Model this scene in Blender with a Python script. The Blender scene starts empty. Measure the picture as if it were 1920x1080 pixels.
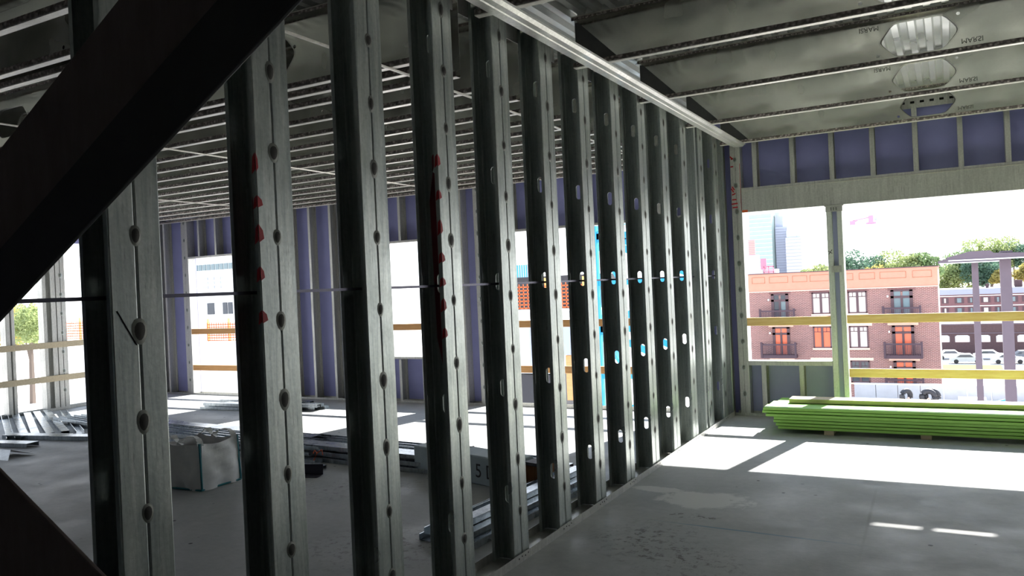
import bpy, bmesh, math, random
from mathutils import Vector, Matrix
from mathutils.geometry import tessellate_polygon
random.seed(7)
SC = bpy.context.scene
COL = SC.collection

# ------------------------------------------------------------------ camera, world, sun, exposure
H = 1.6
cam_d = bpy.data.cameras.new('camera'); cam = bpy.data.objects.new('camera', cam_d); COL.objects.link(cam)
XR = (0.87516711, -0.03875263, -0.48226628)
YR = (0.48172498, -0.0228834, 0.87602363)
ZR = (-0.04498411, -0.99898678, -0.00135869)
right = Vector((XR[0], YR[0], ZR[0])); down = Vector((XR[1], YR[1], ZR[1])); fwd = Vector((XR[2], YR[2], ZR[2]))
m = Matrix((right, -down, -fwd)).transposed().to_4x4(); m.translation = (0, 0, H)
cam.matrix_world = m
cam_d.lens = 1493.0 / 1920 * 36; cam_d.sensor_width = 36; cam_d.clip_start = 0.05; cam_d.clip_end = 3000
SC.camera = cam
w = bpy.data.worlds.new('sky'); SC.world = w; w.use_nodes = True
wn = w.node_tree.nodes; wl = w.node_tree.links
bg = wn['Background']; bg.inputs['Strength'].default_value = 2.6
tc = wn.new('ShaderNodeTexCoord'); sx = wn.new('ShaderNodeSeparateXYZ'); cr = wn.new('ShaderNodeValToRGB')
wl.new(tc.outputs['Generated'], sx.inputs[0]); wl.new(sx.outputs['Z'], cr.inputs['Fac'])
cr.color_ramp.elements[0].position = 0.0; cr.color_ramp.elements[0].color = (1.0, 1.0, 1.0, 1)
cr.color_ramp.elements[1].position = 0.7; cr.color_ramp.elements[1].color = (0.42, 0.56, 0.8, 1)
wl.new(cr.outputs['Color'], bg.inputs['Color'])
sd = bpy.data.lights.new('sun', 'SUN'); so = bpy.data.objects.new('sun', sd); COL.objects.link(so)
sd.energy = 22.0; sd.angle = math.radians(0.6); sd.color = (1.0, 0.965, 0.92)
so.rotation_euler = Vector((-0.53, -2.82, -2.33)).to_track_quat('-Z', 'Y').to_euler()
SC.view_settings.view_transform = 'Standard'; SC.view_settings.look = 'None'
SC.view_settings.gamma = 1.0; SC.view_settings.use_curve_mapping = False
SC.view_settings.exposure = 0.0

# ------------------------------------------------------------------ materials
def mat(name, col, rough=0.6, metal=0.0, spec=0.5):
    M = bpy.data.materials.new(name); M.use_nodes = True
    b = M.node_tree.nodes['Principled BSDF']
    b.inputs['Base Color'].default_value = (*col, 1); b.inputs['Roughness'].default_value = rough
    b.inputs['Metallic'].default_value = metal; b.inputs['Specular IOR Level'].default_value = spec
    return M
def nd(M, t, **kw):
    n = M.node_tree.nodes.new(t)
    for k, v in kw.items(): setattr(n, k, v)
    return n
def lk(M, a, b): M.node_tree.links.new(a, b)
def coords(M, scale=(1, 1, 1), kind='Object'):
    t = nd(M, 'ShaderNodeTexCoord'); mp = nd(M, 'ShaderNodeMapping'); mp.inputs['Scale'].default_value = scale
    lk(M, t.outputs[kind], mp.inputs[0]); return mp.outputs[0]
def noise(M, vec, scale, detail=4, rough=0.55, dist=0.0):
    n = nd(M, 'ShaderNodeTexNoise'); n.inputs['Scale'].default_value = scale; n.inputs['Detail'].default_value = detail
    n.inputs['Roughness'].default_value = rough; n.inputs['Distortion'].default_value = dist; lk(M, vec, n.inputs['Vector']); return n.outputs['Fac']
def ramp(M, fac, stops):
    r = nd(M, 'ShaderNodeValToRGB'); lk(M, fac, r.inputs[0]); e = r.color_ramp.elements
    while len(e) < len(stops): e.new(0.5)
    for i, (p, c) in enumerate(stops):
        e[i].position = p; e[i].color = (c, c, c, 1) if isinstance(c, (int, float)) else (*c, 1)
    return r.outputs['Color']
def mixc(M, fac, a, b, mode='MIX'):
    n = nd(M, 'ShaderNodeMix', data_type='RGBA', blend_type=mode)
    if isinstance(fac, (int, float)): n.inputs[0].default_value = fac
    else: lk(M, fac, n.inputs[0])
    for s, v in ((6, a), (7, b)):
        if isinstance(v, tuple): n.inputs[s].default_value = (*v, 1)
        else: lk(M, v, n.inputs[s])
    return n.outputs[2]
def bump(M, h, strength, dist=0.01):
    b = nd(M, 'ShaderNodeBump'); b.inputs['Strength'].default_value = strength; b.inputs['Distance'].default_value = dist
    lk(M, h, b.inputs['Height']); lk(M, b.outputs[0], M.node_tree.nodes['Principled BSDF'].inputs['Normal'])
def setc(M, s): lk(M, s, M.node_tree.nodes['Principled BSDF'].inputs['Base Color'])
def setr(M, s): lk(M, s, M.node_tree.nodes['Principled BSDF'].inputs['Roughness'])

def noisy(name, a, b, sc=6, rough=0.7, metal=0.0, stretch=(1, 1, 1), bs=0.15):
    M = mat(name, a, rough, metal); v = coords(M, stretch); n = noise(M, v, sc, 6, 0.65)
    setc(M, ramp(M, n, [(0.3, a), (0.7, b)])); bump(M, n, bs, 0.01); return M
def galv(name, c0, c1, metal=0.75, r0=0.28, r1=0.5, streak=(14, 14, 0.9), bs=0.25):
    M = mat(name, c0, 0.4, metal)
    v = coords(M, streak); a = noise(M, v, 2.0, 6, 0.65, 0.6)
    v2 = coords(M, (1, 1, 1)); b = noise(M, v2, 55, 3); g = noise(M, v2, 3.0, 3)
    c = mixc(M, ramp(M, a, [(0.35, 0.0), (0.68, 1.0)]), c0, c1)
    c = mixc(M, ramp(M, noise(M, coords(M, (60, 60, 5)), 1.5, 5, 0.7), [(0.58, 0.0), (0.72, 0.7)]), c, tuple(x * 0.35 for x in c0))
    c = mixc(M, 0.25, c, ramp(M, b, [(0.3, 0.35), (0.7, 1.0)]), 'MULTIPLY')
    setc(M, c); setr(M, ramp(M, g, [(0.3, r0), (0.7, r1)])); bump(M, b, bs, 0.002)
    return M
GALV = galv('galvanized_stud', (0.33, 0.375, 0.36), (0.56, 0.60, 0.56), 0.72, 0.27, 0.46)
GALV2 = galv('galvanized_light', (0.54, 0.54, 0.51), (0.67, 0.67, 0.63), 0.45, 0.3, 0.5)
def webmat(name, a, b, metal, r0, r1):
    M = mat(name, a, 0.35, metal); v = coords(M); n = noise(M, coords(M, (1.6, 1, 0.9)), 1.6, 2, 0.4)
    setc(M, mixc(M, 0.12, ramp(M, n, [(0.3, a), (0.7, b)]), ramp(M, noise(M, v, 60, 2), [(0.3, 0.5), (0.7, 1.0)]), 'MULTIPLY'))
    setr(M, ramp(M, noise(M, v, 2.5, 2), [(0.3, r0), (0.7, r1)])); bump(M, noise(M, coords(M, (1, 1, 1.3)), 1.7, 2, 0.35), 0.8, 0.05); return M
WEB = webmat('joist_web_steel', (0.60, 0.62, 0.57), (0.74, 0.74, 0.68), 0.9, 0.13, 0.3)
STRIP = galv('joist_flange_steel', (0.62, 0.60, 0.54), (0.76, 0.74, 0.66), 0.35, 0.35, 0.5, (1, 10, 10), 0.1)
DECK = webmat('deck_steel', (0.62, 0.64, 0.62), (0.72, 0.73, 0.70), 0.6, 0.25, 0.4)
def lipmat():
    M = mat('beaded_lip_steel', (0.1, 0.09, 0.08), 0.5, 0.3)
    v = coords(M); n = nd(M, 'ShaderNodeTexVoronoi'); n.inputs['Scale'].default_value = 38; lk(M, v, n.inputs['Vector'])
    c = ramp(M, n.outputs['Distance'], [(0.0, (0.8, 0.76, 0.7)), (0.2, (0.48, 0.42, 0.39)), (0.6, (0.17, 0.145, 0.135))])
    setc(M, c); bump(M, n.outputs['Distance'], 0.9, 0.01); return M
LIP = lipmat()
REFSHADE = noisy('painted_reflection_and_shade', (0.07, 0.073, 0.075), (0.13, 0.133, 0.13), 3, 0.45, 0.6)  # dark tone for the painted web reflection and the brace's painted shade
HLIP = mat('dark_hole_lip', (0.22, 0.22, 0.2), 0.4, 0.7)
DARKW = mat('light_blocking_wall', (0.07, 0.07, 0.075), 0.8)
WELD = mat('burnt_weld', (0.035, 0.034, 0.03), 0.7, 0.3)
SCORCH = mat('scorched_zinc', (0.17, 0.18, 0.16), 0.5, 0.6)
SEAM = mat('near_black_seam', (0.02, 0.02, 0.018), 0.8)  # flat near-black for seams, screws and backing
RED = mat('red_spray_paint', (0.42, 0.008, 0.015), 0.6)
MAROON = mat('dried_red_overspray', (0.16, 0.008, 0.02), 0.7)
ORANGE = mat('orange_spray_paint', (0.75, 0.12, 0.02), 0.6)
BLACKM = mat('black_marker', (0.01, 0.01, 0.012), 0.7)
def concrete():
    M = mat('concrete_slab', (0.3, 0.3, 0.29), 0.55, 0, 0.4)
    v = coords(M)
    c = ramp(M, noise(M, v, 0.7, 8, 0.62, 0.4), [(0.3, (0.34, 0.355, 0.36)), (0.55, (0.42, 0.43, 0.425)), (0.75, (0.48, 0.48, 0.47))])
    c = mixc(M, 0.5, c, ramp(M, noise(M, v, 14, 6, 0.7), [(0.3, 0.68), (0.7, 1.0)]), 'MULTIPLY')
    def blob(cx, cy, rx, ry, soft, namp, rot=0.0):
        t = nd(M, 'ShaderNodeTexCoord'); mp = nd(M, 'ShaderNodeMapping', vector_type='TEXTURE')
        mp.inputs['Location'].default_value = (cx, cy, 0); mp.inputs['Scale'].default_value = (rx, ry, 1); mp.inputs['Rotation'].default_value = (0, 0, rot)
        lk(M, t.outputs['Object'], mp.inputs[0]); ln = nd(M, 'ShaderNodeVectorMath', operation='LENGTH'); lk(M, mp.outputs[0], ln.inputs[0])
        ad = nd(M, 'ShaderNodeMath', operation='MULTIPLY_ADD'); lk(M, noise(M, v, 4.5, 6, 0.7, 1.0), ad.inputs[0]); ad.inputs[1].default_value = namp; lk(M, ln.outputs['Value'], ad.inputs[2])
        return ramp(M, ad.outputs[0], [(1.0 - soft, 1.0), (1.0, 0.0)])
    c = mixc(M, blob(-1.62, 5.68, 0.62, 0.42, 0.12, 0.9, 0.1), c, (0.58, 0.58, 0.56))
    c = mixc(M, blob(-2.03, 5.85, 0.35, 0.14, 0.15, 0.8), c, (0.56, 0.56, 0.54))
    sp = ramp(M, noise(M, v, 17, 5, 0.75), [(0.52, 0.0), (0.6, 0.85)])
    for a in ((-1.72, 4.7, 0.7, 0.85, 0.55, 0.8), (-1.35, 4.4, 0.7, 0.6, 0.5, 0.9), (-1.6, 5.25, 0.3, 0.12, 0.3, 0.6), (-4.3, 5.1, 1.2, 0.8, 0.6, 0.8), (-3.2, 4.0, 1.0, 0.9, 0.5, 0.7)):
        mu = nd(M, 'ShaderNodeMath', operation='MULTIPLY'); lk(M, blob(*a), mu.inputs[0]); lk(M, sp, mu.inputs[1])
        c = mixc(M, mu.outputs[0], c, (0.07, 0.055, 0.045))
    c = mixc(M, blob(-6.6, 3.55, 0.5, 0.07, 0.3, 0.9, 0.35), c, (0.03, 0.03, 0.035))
    c = mixc(M, blob(-1.15, 5.05, 1.0, 0.02, 0.4, 0.5, -0.05), c, (0.16, 0.25, 0.31))
    c = mixc(M, blob(-0.52, 5.6, 0.02, 1.3, 0.6, 0.5, 0.02), c, (0.32, 0.32, 0.31))
    vo = nd(M, 'ShaderNodeTexVoronoi'); vo.inputs['Scale'].default_value = 5.5; lk(M, v, vo.inputs['Vector'])
    mu = nd(M, 'ShaderNodeMath', operation='MULTIPLY'); lk(M, ramp(M, vo.outputs['Distance'], [(0.06, 1.0), (0.09, 0.0)]), mu.inputs[0])
    lk(M, ramp(M, noise(M, v, 0.9, 2), [(0.5, 0.0), (0.56, 1.0)]), mu.inputs[1]); c = mixc(M, mu.outputs[0], c, (0.03, 0.03, 0.03))
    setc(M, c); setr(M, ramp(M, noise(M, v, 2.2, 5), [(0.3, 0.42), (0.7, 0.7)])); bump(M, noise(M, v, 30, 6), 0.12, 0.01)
    return M
CONC = concrete()
PURPLE = noisy('purple_sheathing', (0.30, 0.31, 0.60), (0.36, 0.37, 0.68), 2.0, 0.75)
BLUEG = noisy('blue_grey_sheathing', (0.46, 0.48, 0.74), (0.52, 0.55, 0.80), 2.0, 0.75)
WOOD = noisy('rail_pine', (0.80, 0.50, 0.19), (0.95, 0.68, 0.32), 3, 0.65, 0, (1.5, 14, 14), 0.2)
WOOD2 = noisy('rail_fir_orange', (0.55, 0.28, 0.10), (0.70, 0.38, 0.15), 3, 0.65, 0, (1.5, 14, 14), 0.2)
WOODP = noisy('pale_plank', (0.55, 0.45, 0.30), (0.70, 0.60, 0.42), 3, 0.65, 0, (1.5, 14, 14), 0.2)
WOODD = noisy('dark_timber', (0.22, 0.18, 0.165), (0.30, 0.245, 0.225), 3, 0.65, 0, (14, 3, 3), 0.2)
WBLOCK = noisy('brown_block', (0.18, 0.07, 0.02), (0.28, 0.12, 0.04), 3, 0.7, 0, (14, 14, 2), 0.2)
GREEN = noisy('green_painted_board', (0.27, 0.56, 0.09), (0.33, 0.64, 0.12), 5, 0.5, 0, (1, 8, 8), 0.1)
BAG = noisy('woven_bag', (0.74, 0.76, 0.76), (0.86, 0.87, 0.87), 9, 0.8, 0, (1, 1, 1), 0.3)
TEAL = mat('teal_webbing', (0.03, 0.2, 0.24), 0.8)
BAGIN = mat('bag_inside', (0.22, 0.17, 0.14), 0.9)
FOAM = noisy('wrapped_bundle', (0.30, 0.38, 0.42), (0.40, 0.48, 0.52), 8, 0.6)
COLD = mat('cold_rolled_bar', (0.10, 0.10, 0.13), 0.4, 0.8)
def brickmat(name, c1, c2, mortar, bw=0.21, bh=0.075):
    M = mat(name, c1, 0.85); t = nd(M, 'ShaderNodeTexCoord'); s = nd(M, 'ShaderNodeSeparateXYZ'); cb = nd(M, 'ShaderNodeCombineXYZ')
    lk(M, t.outputs['Object'], s.inputs[0]); lk(M, s.outputs['X'], cb.inputs['X']); lk(M, s.outputs['Z'], cb.inputs['Y'])
    b = nd(M, 'ShaderNodeTexBrick'); b.inputs['Scale'].default_value = 1.0; b.inputs['Brick Width'].default_value = bw; b.inputs['Row Height'].default_value = bh
    b.inputs['Mortar Size'].default_value = 0.016; b.inputs['Color1'].default_value = (*c1, 1); b.inputs['Color2'].default_value = (*c2, 1); b.inputs['Mortar'].default_value = (*mortar, 1)
    lk(M, cb.outputs[0], b.inputs['Vector']); setc(M, b.outputs['Color']); return M
BRICK = brickmat('red_brick', (0.24, 0.10, 0.09), (0.165, 0.07, 0.065), (0.42, 0.30, 0.28), 0.30, 0.10)
BRICK2 = noisy('far_mauve_brick', (0.19, 0.095, 0.10), (0.22, 0.115, 0.12), 4, 0.9)
BRICK3 = noisy('viaduct_brick', (0.075, 0.045, 0.05), (0.10, 0.06, 0.06), 4, 0.9)
PEACH = noisy('peach_panel', (0.55, 0.25, 0.175), (0.59, 0.275, 0.195), 2, 0.8)
PEACHL = mat('panel_joint', (0.36, 0.16, 0.09), 0.8)
STONE = mat('pale_stone', (0.75, 0.52, 0.42), 0.8)
DKFRAME = mat('dark_brown_frame', (0.09, 0.05, 0.06), 0.6)
BALC = mat('balcony_iron', (0.055, 0.03, 0.045), 0.6)
GLASSO = mat('glass_with_orange_curtain', (0.75, 0.15, 0.07), 0.25)
GLASSW = mat('glass_with_white_blind', (0.62, 0.56, 0.52), 0.2)
GLASSD = mat('dark_window_glass', (0.05, 0.06, 0.075), 0.08)
GLASST = mat('grey_teal_glass', (0.16, 0.22, 0.24), 0.1)
WHITEP = mat('white_paint', (0.82, 0.82, 0.80), 0.6)
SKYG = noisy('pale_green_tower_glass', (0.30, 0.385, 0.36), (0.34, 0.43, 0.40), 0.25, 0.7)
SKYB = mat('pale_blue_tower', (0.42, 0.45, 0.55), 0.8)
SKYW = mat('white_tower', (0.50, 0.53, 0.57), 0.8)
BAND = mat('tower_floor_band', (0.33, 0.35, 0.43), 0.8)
PINK = mat('pink_paint', (0.62, 0.22, 0.32), 0.6)
MAUVE = noisy('mauve_painted_steel', (0.10, 0.075, 0.095), (0.13, 0.10, 0.125), 0.6, 0.6)
RETC = noisy('retaining_concrete', (0.46, 0.46, 0.47), (0.54, 0.54, 0.55), 1.2, 0.85)
GROUND = noisy('dusty_ground', (0.62, 0.58, 0.54), (0.75, 0.71, 0.68), 0.3, 0.95)
LAWN = noisy('lawn_grass', (0.10, 0.14, 0.012), (0.15, 0.19, 0.02), 1.5, 0.95)
BLACKH = mat('black_hose', (0.03, 0.03, 0.035), 0.6)
CARP = mat('silver_car_paint', (0.5, 0.52, 0.56), 0.35, 0.2)
CARD = mat('dark_car_paint', (0.10, 0.12, 0.15), 0.35, 0.2)
TYRE = mat('tyre_rubber', (0.03, 0.03, 0.03), 0.8)
BLUEM = mat('sky_blue_paint', (0.02, 0.33, 0.55), 0.5)
OMESH = mat('orange_mesh', (0.75, 0.13, 0.03), 0.7)
YELL = mat('yellow_post', (0.80, 0.50, 0.16), 0.7)
def leafm(name, c):
    M = mat(name, c, 0.7); b = M.node_tree.nodes['Principled BSDF']
    n = noise(M, coords(M), 1.3, 3); setc(M, ramp(M, n, [(0.35, tuple(x * 0.6 for x in c)), (0.65, c)]))
    tr = nd(M, 'ShaderNodeBsdfTranslucent'); tr.inputs['Color'].default_value = (*[min(1, x * 1.5) for x in c], 1)
    mx = nd(M, 'ShaderNodeMixShader'); mx.inputs[0].default_value = 0.35; lk(M, b.outputs[0], mx.inputs[1]); lk(M, tr.outputs[0], mx.inputs[2])
    lk(M, mx.outputs[0], M.node_tree.nodes['Material Output'].inputs['Surface']); return M
LEAF = leafm('green_leaves', (0.16, 0.24, 0.10)); LEAF2 = leafm('pale_green_leaves', (0.30, 0.36, 0.15)); LEAFY = leafm('yellow_leaves', (0.42, 0.36, 0.11))
LEAFD = leafm('dark_green_leaves', (0.10, 0.18, 0.12))
BARK = mat('bark', (0.14, 0.11, 0.09), 0.9)

# ------------------------------------------------------------------ mesh helpers
class MB:
    def __init__(s): s.v = []; s.f = []
    def add(s, vs, fs):
        n = len(s.v); s.v += [tuple(p) for p in vs]; s.f += [tuple(i + n for i in f) for f in fs]; return s
    def box(s, x0, x1, y0, y1, z0, z1):
        return s.add([(x, y, z) for z in (z0, z1) for y in (y0, y1) for x in (x0, x1)],
                     [(0, 2, 3, 1), (4, 5, 7, 6), (0, 1, 5, 4), (2, 6, 7, 3), (0, 4, 6, 2), (1, 3, 7, 5)])
    def bar(s, p, q, w, h, up=(0, 0, 1)):
        p = Vector(p); q = Vector(q); d = (q - p).normalized(); u = Vector(up)
        if abs(d.dot(u)) > 0.98: u = Vector((0, 1, 0))
        a = d.cross(u).normalized() * w / 2; b = a.cross(d).normalized() * h / 2
        vs = [r + i * a + j * b for r in (p, q) for i, j in ((-1, -1), (1, -1), (1, 1), (-1, 1))]
        return s.add(vs, [(0, 1, 2, 3), (7, 6, 5, 4), (0, 4, 5, 1), (1, 5, 6, 2), (2, 6, 7, 3), (3, 7, 4, 0)])
    def tube(s, pts, r, n=8):
        pts = [Vector(p) for p in pts]; base = len(s.v); vs = []; fs = []
        for i, p in enumerate(pts):
            d = (pts[min(i + 1, len(pts) - 1)] - pts[max(i - 1, 0)]).normalized(); u = Vector((0, 0, 1)) if abs(d.z) < 0.9 else Vector((1, 0, 0))
            a = d.cross(u).normalized(); b = d.cross(a); rr = r[i] if isinstance(r, (list, tuple)) else r
            for k in range(n):
                t = 2 * math.pi * k / n; vs.append(p + a * rr * math.cos(t) + b * rr * math.sin(t))
        for i in range(len(pts) - 1):
            for k in range(n):
                fs.append((i * n + k, i * n + (k + 1) % n, (i + 1) * n + (k + 1) % n, (i + 1) * n + k))
        fs.append(tuple(range(n))[::-1]); fs.append(tuple(range((len(pts) - 1) * n, len(pts) * n)))
        return s.add(vs, fs)
    def sheet(s, poly, t, a0, a1, mp):
        """thin bent sheet: open 2d polyline with thickness t swept from a0 to a1; mp(u, v, a) gives the point"""
        P = [Vector(p) for p in poly]; n = len(P); off = []
        for i in range(n):
            d1 = (P[i] - P[i - 1]).normalized() if i else None; d2 = (P[i + 1] - P[i]).normalized() if i < n - 1 else None
            d1 = d1 or d2; d2 = d2 or d1; nn = Vector((-(d1.y + d2.y), d1.x + d2.x)); nn.normalize()
            c = max(0.4, nn.dot(Vector((-d1.y, d1.x)))); off.append(P[i] + nn * t / c)
        vs = []
        for a in (a0, a1):
            vs += [mp(p.x, p.y, a) for p in P] + [mp(p.x, p.y, a) for p in off]
        N = 2 * n; fs = []
        for i in range(n - 1):
            fs += [(i, i + 1, N + i + 1, N + i), (n + i + 1, n + i, N + n + i, N + n + i + 1), (i, n + i, n + i + 1, i + 1), (N + i, N + i + 1, N + n + i + 1, N + n + i)]
        fs += [(0, N, N + n, n), (n - 1, 2 * n - 1, N + 2 * n - 1, N + n - 1)]
        return s.add(vs, fs)
    def plate(s, outer, holes, t, mp):
        """flat plate with real holes; mp(u, v, w) gives the point, w runs 0..t"""
        loops = [outer] + holes; flat = [p for l in loops for p in l]
        tri = tessellate_polygon([[Vector((p[0], p[1], 0)) for p in l] for l in loops])
        n = len(flat); vs = [mp(p[0], p[1], 0) for p in flat] + [mp(p[0], p[1], t) for p in flat]
        fs = [tuple(x) for x in tri] + [(c + n, b + n, a + n) for a, b, c in tri]
        k = 0
        for l in loops:
            for i in range(len(l)):
                a = k + i; b = k + (i + 1) % len(l); fs.append((a, b, b + n, a + n))
            k += len(l)
        return s.add(vs, fs)
    def mesh(s, name, m, smooth=False, recalc=True):
        me = bpy.data.meshes.new(name); me.from_pydata(s.v, [], s.f); me.materials.append(m)
        if recalc:
            bm = bmesh.new(); bm.from_mesh(me); bmesh.ops.recalc_face_normals(bm, faces=bm.faces); bm.to_mesh(me); bm.free()
        if smooth: me.shade_smooth()
        return me
def link(name, me, parent=None, loc=(0, 0, 0), rot=(0, 0, 0)):
    o = bpy.data.objects.new(name, me); COL.objects.link(o); o.location = loc; o.rotation_euler = rot
    if parent: o.parent = parent
    return o
def part(name, mb, m, parent, smooth=False, loc=(0, 0, 0), rot=(0, 0, 0)): return link(name, mb.mesh(name, m, smooth), parent, loc, rot)
def tag(o, label, cat, group=None):
    o['label'] = label; o['category'] = cat
    if group: o['group'] = group
    return o
def thing(name, label, cat, loc=(0, 0, 0), rot=(0, 0, 0), group=None):
    o = bpy.data.objects.new(name, None); o.empty_display_size = 0.2; COL.objects.link(o); o.location = loc; o.rotation_euler = rot
    return tag(o, label, cat, group)
def struct(name, loc=(0, 0, 0), me=None):
    o = bpy.data.objects.new(name, me); COL.objects.link(o); o.location = loc; o['kind'] = 'structure'; return o
def dup(o, parent=None, **kw):
    c = o.copy(); COL.objects.link(c)
    if parent: c.parent = parent
    for ch in list(o.children): dup(ch, c)
    return c
def slot(u, v, hu, hv, n=6):
    """stadium-shaped hole, long along v"""
    pts = []
    for k in range(n + 1):
        t = math.pi * k / n; pts.append((u + hu * math.cos(t), v + (hv - hu) + hu * math.sin(t)))
    for k in range(n + 1):
        t = math.pi + math.pi * k / n; pts.append((u + hu * math.cos(t), v - (hv - hu) + hu * math.sin(t)))
    return pts
def rnd(a, b): return a + (b - a) * random.random()
ORD = ['first', 'second', 'third', 'fourth', 'fifth', 'sixth', 'seventh', 'eighth', 'ninth', 'tenth', 'eleventh', 'twelfth', 'thirteenth', 'fourteenth', 'fifteenth', 'sixteenth']

# ------------------------------------------------------------------ setting: floor, ceiling deck, unseen sides closed against light
YB, YW = -3.0, 9.31          # added unseen back wall, inner face of far wall framing
YS = 9.465                   # inner face of far sheathing
XL, XRW = -12.25, 5.2
f = MB().box(XL - 0.25, XRW + 0.25, YB - 0.2, YS + 0.06, -0.25, 0.0); struct('floor', me=f.mesh('floor', CONC))
dk = MB(); x = XL - 0.2; prof = []
while x < XRW + 0.2:
    prof += [(x, 3.50), (x + 0.046, 3.50), (x + 0.058, 3.462), (x + 0.104, 3.462)]; x += 0.116
vs = [(p[0], y, p[1]) for y in (YB - 0.2, YS + 0.06) for p in prof]; n = len(prof)
dk.add(vs, [(i, i + 1, n + i + 1, n + i) for i in range(n - 1)])
for jy in (-0.15, 1.18, 2.51, 3.84, 5.16, 6.5, 7.86, 9.2): dk.box(-2.2, XRW, jy - 0.052, jy - 0.046, 3.463, 3.5)
dk.box(XL - 0.25, XRW + 0.25, YB - 0.2, YS + 0.1, 3.505, 3.62)
struct('ceiling', me=dk.mesh('ceiling', DECK))
struct('unseen_wall_rear', me=MB().box(XL - 0.2, XRW + 0.2, YB - 0.15, YB, 0, 3.46).mesh('unseen_wall_rear', DARKW))  # unseen wall added to keep light from behind off the stud webs
wr = MB().box(XRW, XRW + 0.15, YB, YS, 0, 0.6).box(XRW, XRW + 0.15, YB, YS, 2.6, 3.46)
for a, b in ((YB, YS),): wr.box(XRW, XRW + 0.15, a, b, 0.6, 2.6)
struct('unseen_wall_right', me=wr.mesh('unseen_wall_right', DARKW))  # unseen side wall, added and kept dark to cut light on the near studs

# ------------------------------------------------------------------ far wall (wall_back): sheathing, studs, tracks, header, jambs
wb = struct('wall_back')
def sheath(x0, x1, z0, z1, m=PURPLE):
    x = x0
    while x < x1 - 1e-3:
        e = min(x + 1.22, x1)
        if x1 - e < 0.15: e = x1
        part('sheathing_panel', MB().box(x, e, YS + rnd(0, 0.003), YS + 0.016, z0, z1), m, wb); x = e
OP = {'a': (-11.45, -9.45, 0.0, 2.33), 'b': (-7.93, -6.02, 0.66, 2.31), 'c': (-5.56, -2.72, 0.0, 2.33), 'd': (-2.07, -1.16, 0.60, 2.33), 'e': (-1.16, 4.3, 0.0, 2.33)}
sheath(XL, -11.45, 0, 3.46); sheath(-9.45, -7.93, 0, 3.46); sheath(-6.02, -5.56, 0, 3.46); sheath(-2.72, -2.07, 0, 3.46)
sheath(-11.45, -9.45, 2.33, 3.46); sheath(-7.93, -6.02, 2.31, 3.46); sheath(-7.93, -6.02, 0, 0.64, PURPLE); sheath(-5.56, -2.72, 2.33, 3.46)
sheath(-2.07, 0.26, 2.35, 3.345); sheath(-2.07, -1.16, 0, 0.58, BLUEG)
sheath(0.26, 0.92, 2.35, 3.286); sheath(0.26, 0.92, 3.314, 3.345); sheath(0.92, 4.3, 2.35, 3.345); sheath(4.3, XRW, 0, 3.46)  # unseen slit left between panels to throw the light streak on the floor
def cstud(name, x, z0, z1, w=0.042, hand=1, holes=(), m=GALV2, parent=wb, y0=YW, y1=YS):
    """single C stud standing in the far wall: flange face towards the room"""
    mb = MB(); t = 0.002; d = y1 - y0
    mb.sheet([(hand * w, 0.014), (hand * w, 0.0), (0.003 * hand, 0.0), (0, 0.003), (0, d - 0.003), (0.003 * hand, d), (hand * w, d), (hand * w, d - 0.014)], -t * hand, z0, z1, lambda u, v, a: (x - hand * w / 2 + u, y0 + v, a))
    return part(name, mb, m, parent)
def track(x0, x1, z, up=1, h=0.035, y0=YW - 0.004, y1=YS, m=GALV2, parent=wb, name='track'):
    mb = MB().sheet([(0, up * h), (0, 0), (y1 - y0, 0), (y1 - y0, up * h)], 0.002 * up, x0, x1, lambda u, v, a: (a, y0 + u, z + v)); return part(name, mb, m, parent)
def weldspots(x, y, zs, parent, nrm='y', s=1.0, scorch=True):
    for z in zs:
        o = link('weld_spot', WMESH2, parent, (x, y, z), (0, 0, 0) if nrm == 'x' else (0, 0, -math.pi / 2)); o.scale = (1, s * rnd(0.8, 1.15), s * rnd(0.85, 1.2))
def weld_mesh(m0, m1):
    mb = MB(); n = 14; vs = [(0.005, 0, 0)]; fs = []
    for r, (k, h) in enumerate(((0.45, 0.0045), (0.85, 0.0016), (1.25, 0.0002))):
        for i in range(n):
            t = 2 * math.pi * i / n; j = 1 + 0.05 * math.sin(2 * t + r) + 0.04 * math.sin(3 * t); vs.append((h, 0.021 * k * j * math.cos(t), 0.033 * k * j * math.sin(t)))
    for i in range(n): fs.append((0, 1 + i, 1 + (i + 1) % n))
    for r in range(2):
        for i in range(n): a = 1 + r * n; fs.append((a + i, a + n + i, a + n + (i + 1) % n, a + (i + 1) % n))
    me = mb.add(vs, fs).mesh('weld_spot', m0, True); me.materials.append(m1)
    for p in me.polygons:
        if max(math.hypot(me.vertices[v].co.y / 0.021, me.vertices[v].co.z / 0.033) for v in p.vertices) > 1.1: p.material_index = 1
    return me
WMESH = weld_mesh(WELD, SCORCH); WMESH2 = weld_mesh(SCORCH, GALV)
def jamb(x0, x1, z0, z1, welds=True):
    """two studs welded side by side, seam towards the room"""
    c = (x0 + x1) / 2; w = (x1 - x0) / 2 - 0.0015
    cstud('jamb_stud', c - w / 2 - 0.0015, z0, z1, w, 1); cstud('jamb_stud', c + w / 2 + 0.0015, z0, z1, w, -1)
    part('seam', MB().box(c - 0.0015, c + 0.0015, YW + 0.001, YW + 0.02, z0, z1), SEAM, wb)
    if welds: weldspots(c, YW - 0.001, [z0 + 0.25 + 0.3 * k for k in range(int((z1 - z0 - 0.3) / 0.3))], wb, 'y', 0.9)
TOP = 3.455
for x in (-12.19, -12.05): cstud('stud', x, 0, TOP, 0.045)
jamb(-11.60, -11.45, 0, TOP)
for x in (-11.17, -10.76, -10.35, -9.95): cstud('cripple_stud', x, 2.36, TOP, 0.042)
jamb(-9.45, -9.30, 0, TOP)
for x in (-9.08, -8.67, -8.25): cstud('stud', x, 0, TOP, 0.045)
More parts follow.
